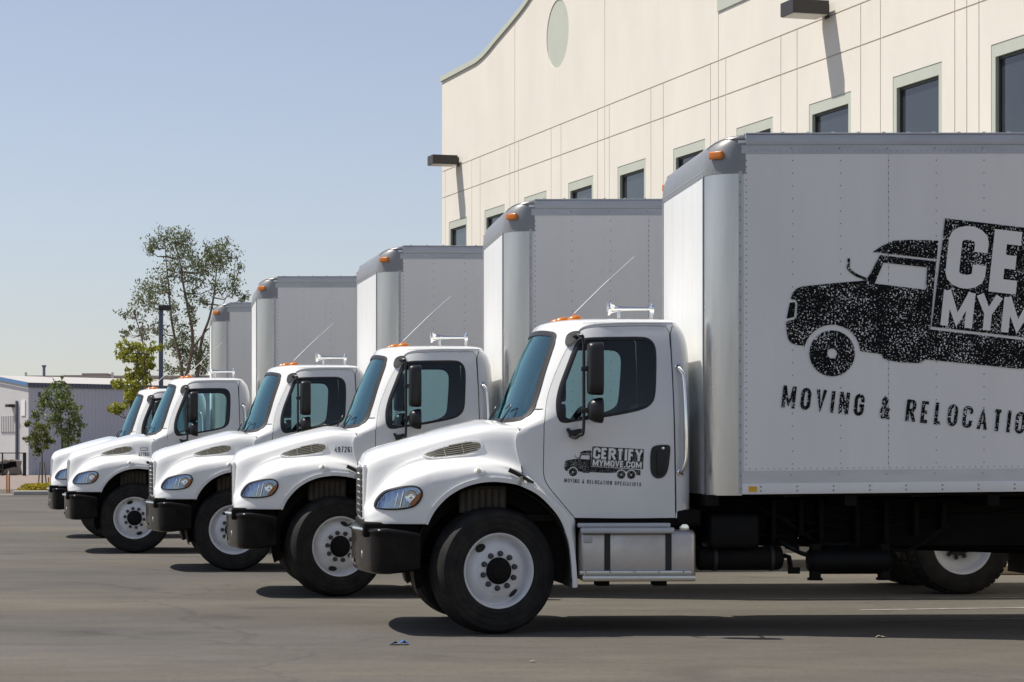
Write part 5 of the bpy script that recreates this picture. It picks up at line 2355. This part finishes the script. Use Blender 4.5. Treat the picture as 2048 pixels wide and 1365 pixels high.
# ---- trees
bark = mat('pale_bark', (0.26, 0.20, 0.15), 0.9, var=.4, vscale=3, col2=(.12, .09, .07))
barkd = mat('dark_bark', (0.10, 0.08, 0.06), 0.9, var=.3, vscale=4)


def leafmat(name, c, c2):
    m = bpy.data.materials.new(name)
    m.use_nodes = True
    nt = m.node_tree
    b = nt.nodes['Principled BSDF']
    b.inputs['Roughness'].default_value = .55
    oi = nt.nodes.new('ShaderNodeNewGeometry')
    mx = nt.nodes.new('ShaderNodeMix')
    mx.data_type = 'RGBA'
    mx.inputs['A'].default_value = (*c, 1)
    mx.inputs['B'].default_value = (*c2, 1)
    nt.links.new(oi.outputs['Random Per Island'], mx.inputs['Factor'])
    nt.links.new(mx.outputs['Result'], b.inputs['Base Color'])
    tl = nt.nodes.new('ShaderNodeBsdfTranslucent')
    nt.links.new(mx.outputs['Result'], tl.inputs[0])
    ms = nt.nodes.new('ShaderNodeMixShader')
    ms.inputs[0].default_value = .3
    out = nt.nodes['Material Output']
    nt.links.new(b.outputs[0], ms.inputs[1])
    nt.links.new(tl.outputs[0], ms.inputs[2])
    nt.links.new(ms.outputs[0], out.inputs[0])
    return m


def make_tree(name, label, D, base_px, trunks, clusters, lm, bm_, leaf, per, squash=.75, rt=.12, dens=5.5, spread=.27, ssd=.5):
    rnd = random.Random(sum(map(ord, name + label)))
    D *= K
    bp_ = at(base_px, 905, D)
    bp_.z = 0
    t = empty(name, bp_)
    tag(t, label, 'tree', 'trees at the far left')
    sc = D / FP
    mb = MB()
    tips = []
    for tr in trunks:
        pts = []
        for i, (px, py) in enumerate(tr['p']):
            p = at(px, py, D) - bp_
            p.y = tr['dy'] * i / max(1, len(tr['p']) - 1)
            pts.append(p)
        pts = [Vector((pts[0].x * .3, 0, 0))] + pts if pts[0].z > .3 else pts
        path = [Vector(q) for q in catmull(pts, 4)]
        n_ = len(path)
        mb.tube(path, [tr['r'] * (1 - .85 * i / (n_ - 1)) for i in range(n_)], 7)
        tips += path
    lv = MB()
    for (px, py, rad) in clusters:
        c = at(px, py, D) - bp_
        rr = rad * sc
        c.y = rnd.uniform(-1, 1) * max(rr, 1.0) * 1.3
        # a twig to the nearest limb
        q = min(tips, key=lambda v: (v - c).length + (2 if v.z > c.z else 0))
        mid = q.lerp(c, .5) + Vector((0, 0, -.12 * (q - c).length))
        mb.tube([q, mid, c], [rt * .35, rt * .22, rt * .1], 5)
        for _ in range(6):
            e = c + Vector((rnd.gauss(0, .6), rnd.gauss(0, .6), rnd.gauss(0, .5))) * rr
            mb.tube([c, c.lerp(e, .6) + Vector((0, 0, .05 * rr)), e], [rt * .1, rt * .07, rt * .03], 4)
        subs = [c + Vector((rnd.gauss(0, ssd), rnd.gauss(0, ssd), rnd.gauss(0, ssd * .9))) * rr for _ in range(11)]
        n_ = int(dens * per * (rad / 50) ** 1.6)
        for _ in range(n_):
            s_ = rnd.choice(subs)
            d = Vector((rnd.gauss(0, 1), rnd.gauss(0, 1), rnd.gauss(0, squash)))
            p = s_ + d * rr * spread
            L_ = .72 * leaf * rnd.uniform(.6, 1.35)
            wd = L_ * rnd.uniform(.32, .55)
            ax = Vector((rnd.gauss(0, .6), rnd.gauss(0, .6), rnd.gauss(-.5, .6))).normalized()
            sd = ax.cross(Vector((rnd.gauss(0, 1), rnd.gauss(0, 1), rnd.gauss(0, 1)))).normalized()
            nn = ax.cross(sd) * L_ * .12
            lv.add([p - ax * L_ * .5, p + sd * wd * .5 + nn, p + ax * L_ * .5, p - sd * wd * .5 + nn], [(0, 1, 2), (0, 2, 3)])
    mb.obj('trunk', bm_, t)
    lv.obj('crown', lm, t, recalc=False)
    return t


def c3(p):
    return (p[0] / 3.69 + 200, p[1] / 3.69 + 450) + ((p[2] / 3.69,) if len(p) > 2 else ())


def c2_(p):
    return (p[0] / 4.404, p[1] / 4.404 + 700) + ((p[2] / 4.404,) if len(p) > 2 else ())


gum = leafmat('gum_leaves', (.10, .13, .06), (.25, .28, .14))
lime = leafmat('bright_leaves', (.19, .22, .025), (.46, .45, .06))
mid = leafmat('mid_leaves', (.075, .12, .035), (.21, .26, .07))
sapl = leafmat('sapling_leaves', (.09, .11, .06), (.22, .22, .13))

make_tree('gum_tree', 'tall airy gum tree with pale limbs behind the fourth truck', 75, 378, [
    {'p': [c3(p) for p in ((715, 1180), (720, 1100), (745, 850), (800, 680), (835, 480), (850, 300), (890, 160))], 'dy': 1.2, 'r': .11},
    {'p': [c3(p) for p in ((640, 1180), (650, 1080), (690, 850), (652, 600), (620, 430), (600, 280), (565, 150))], 'dy': -.8, 'r': .125},
    {'p': [c3(p) for p in ((610, 1160), (590, 1000), (535, 760), (510, 560), (500, 430), (480, 230), (470, 120))], 'dy': .4, 'r': .095},
    {'p': [c3(p) for p in ((640, 1090), (760, 800), (850, 730), (900, 560), (960, 420))], 'dy': 1.6, 'r': .06},
], [c3(p) for p in ((480, 100, 60), (400, 150, 42), (570, 130, 60), (650, 130, 50), (560, 220, 55), (690, 285, 52), (640, 210, 45), (520, 330, 42), (600, 350, 42), (440, 400, 52), (380, 480, 60), (330, 580, 52), (400, 570, 52),
                     (460, 480, 42), (560, 610, 42), (700, 400, 48), (690, 520, 45), (690, 620, 40), (850, 180, 48), (915, 140, 36), (960, 240, 44), (840, 280, 58), (790, 340, 50), (900, 310, 50), (1020, 300, 26),
                     (960, 420, 48), (870, 470, 52), (1000, 500, 28), (760, 560, 32), (720, 720, 26), (620, 820, 58), (560, 900, 50), (700, 900, 55), (750, 960, 50), (600, 1020, 52), (540, 1060, 42), (775, 1010, 42), (650, 950, 48),
                     (460, 780, 42), (500, 870, 42), (720, 1070, 42), (560, 700, 26), (380, 200, 22), (1080, 545, 30), (800, 230, 28))],
    gum, bark, .21, 260, 1.1, .12, 7.5, .46, .68)
make_tree('young_gum_tree', 'thin grey green sapling left of the light pole', 72, 292, [
    {'p': [c3(p) for p in ((340, 1180), (325, 1000), (310, 850), (270, 720), (240, 640))], 'dy': .3, 'r': .08}],
    [c3(p) for p in ((240, 640, 42), (180, 670, 34), (200, 800, 34), (160, 790, 22), (280, 690, 36), (345, 800, 36), (400, 760, 36), (300, 770, 34), (320, 850, 28), (250, 760, 26))], sapl, bark, .25, 240, 1.0, .08, 2.6, .42, .6)
make_tree('lime_green_tree', 'bright lime green young tree just behind the farthest truck', 58, 262, [
    {'p': [c3(p) for p in ((230, 1300), (240, 1150), (270, 1000), (240, 900))], 'dy': .3, 'r': .07},
    {'p': [c3(p) for p in ((230, 1300), (330, 1100), (330, 1000), (390, 920))], 'dy': -.3, 'r': .05}],
    [c3(p) for p in ((170, 925, 42), (230, 890, 48), (290, 950, 50), (250, 985, 50), (330, 1010, 42), (390, 915, 36), (420, 900, 26), (360, 1040, 34), (300, 1080, 42), (210, 1120, 50), (170, 1180, 42), (230, 1200, 50), (255, 1270, 50),
                     (200, 1300, 44), (120, 1345, 42), (325, 1150, 36), (90, 1365, 30), (180, 990, 20), (280, 1180, 40))], lime, barkd, .26, 330, .6, .07, 4.0, .36, .55)
make_tree('staked_sapling', 'small staked sapling with yellow green top in the flower bed', 62, 84.5, [
    {'p': [c2_(p) for p in ((372, 1240), (370, 1050), (368, 900), (350, 780), (330, 690))], 'dy': .1, 'r': .035}],
    [c2_(p) for p in ((235, 650, 30), (300, 680, 46), (350, 680, 42), (325, 755, 52), (400, 750, 46), (290, 790, 44), (415, 820, 42), (350, 850, 40), (335, 895, 34), (205, 800, 28), (180, 780, 16), (255, 840, 20), (440, 860, 26), (470, 810, 22))],
    leafmat('sapling_green', (.08, .105, .02), (.22, .225, .05)), barkd, .20, 300, .6, .05)
make_tree('round_leafy_tree', 'dark green leafy tree in front of the grey shed wall', 80, 123, [
    {'p': [c2_(p) for p in ((545, 1150), (545, 900), (540, 720), (520, 500), (500, 380))], 'dy': .3, 'r': .09},
    {'p': [c2_(p) for p in ((600, 1150), (600, 850), (620, 650), (590, 480))], 'dy': -.4, 'r': .06}],
    [c2_(p) for p in ((460, 315, 44), (520, 305, 38), (430, 415, 52), (520, 400, 58), (590, 395, 50), (395, 485, 52), (480, 505, 60), (570, 500, 60), (640, 520, 50), (625, 620, 58), (540, 620, 50), (675, 690, 48), (440, 590, 52), (350, 590, 40),
                      (585, 730, 50), (640, 790, 42), (560, 810, 34), (490, 715, 34), (700, 620, 32), (330, 660, 20), (600, 860, 26))], mid, barkd, .27, 360, .7, .09, 4.2, .36, .58)
# stakes of the sapling
stk = mat('stake_wood', (.20, .14, .10), .9)
for a, b, lab in ((335, 352, 'left leaning stake beside the small sapling'), (412, 388, 'right leaning stake beside the small sapling')):
    p0, p1 = at(a / 4.404, 975, 61.8 * K), at(b / 4.404, 925, 62 * K)
    p0.z = 0
    mb = MB()
    mb.tube([(0, 0, 0), p1 - p0], .03, 6)
    tag(mb.obj('tree_stake', stk, None, p0), lab, 'stake', 'stakes of the small sapling')
# flower bed
bed = MB()
rnd = random.Random(5)
for k in range(2600):
    x = rnd.uniform(at(42, 0, 56 * K)[0], at(104, 0, 56 * K)[0])
    y = rnd.uniform(55.1 * K, 57.0 * K)
    e = min(1, (x - at(40, 0, 56 * K)[0]) / .35)
    p = Vector((x, y, rnd.uniform(.1, .12 + .26 * e)))
    ax = Vector((rnd.gauss(0, 1), rnd.gauss(0, 1), rnd.gauss(0, .6))).normalized() * .05
    sd = ax.cross(Vector((rnd.gauss(0, 1), rnd.gauss(0, 1), rnd.gauss(0, 1)))).normalized() * .03
    bed.add([p - ax, p + sd, p + ax, p - sd], [(0, 1, 2, 3)])
o = bed.obj('flowers', leafmat('yellow_flowers', (.50, .36, .01), (.24, .25, .02)), recalc=False)
tag(o, 'bed of small yellow flowers along the kerb', 'flowers', kind='stuff')
mb = MB()
mb.box(at(28, 0, 55 * K)[0], at(135, 0, 55 * K)[0], 54.96 * K, 57.15 * K, -.02, .11, .03)
mb.obj('planting_bed', earth)['kind'] = 'structure'
mb = MB()
mb.box(at(26, 0, 54.7 * K)[0], at(140, 0, 54.7 * K)[0], 54.96 * K - .4, 54.96 * K - .005, -.02, .16, .04)
mb.obj('kerb', conc)['kind'] = 'structure'

# ------------------------------------------------------------------ lot details


def line(px0, py0, px1, py1, w, name='parking_line'):
    def g(px, py):
        D = EYE * FP / (py - PY)
        return Vector(((px - PX) / FP * D, D, .004))
    a, b = g(px0, py0), g(px1, py1)
    d = (b - a).normalized()
    n = Vector((-d.y, d.x, 0)) * w / 2
    mb = MB()
    mb.add([a - n, b - n, b + n, a + n], [(0, 1, 2, 3)])
    o = mb.obj(name, linep)
    o['kind'] = 'structure'
    return o


line(1500, 1198.5, 2300, 1196, .10)
line(1720, 1221, 2500, 1210, .10)
line(1760, 1243, 2500, 1230, .06)
stopm = mat('wheel_stop_concrete', (.48, .40, .30), .85, var=.2, vscale=3)
p = at(2075, 1150, EYE * FP / (1150 - PY))
mb = MB()
mb.box(-.55, 1.3, -.08, .08, 0, .14, .03)
tag(mb.obj('wheel_stop', stopm, None, (p.x, p.y, 0)), 'tan concrete wheel stop behind the second truck rear wheel', 'wheel stop')
mb = MB()
bmat = mat('litter_blue', (.05, .12, .32), .6)
for px, py, m_, sz, lab in ((798, 1290, bmat, .065, 'crumpled blue wrapper on the asphalt before the nearest front wheel'), (1065, 1325, conc, .02, 'tiny white paper scrap on the asphalt near the bottom edge'),
                            (1762, 1276, stopm, .035, 'small tan dry leaf lying by the edge of the truck shadow')):
    D = EYE * FP / (py - PY)
    p = at(px, py, D)
    mb = MB()
    r_ = random.Random(px)
    rows = [[(sz * (i - 2) * .55 + r_.uniform(-.2, .2) * sz, sz * (j - 1) * .8 + r_.uniform(-.2, .2) * sz, .004 + r_.uniform(0, .5) * sz * (0 < i < 4)) for i in range(5)] for j in range(3)]
    mb.grid(rows)
    tag(mb.obj('litter_scrap', m_, None, (p.x, p.y, .004), sharp=20), lab, 'litter')
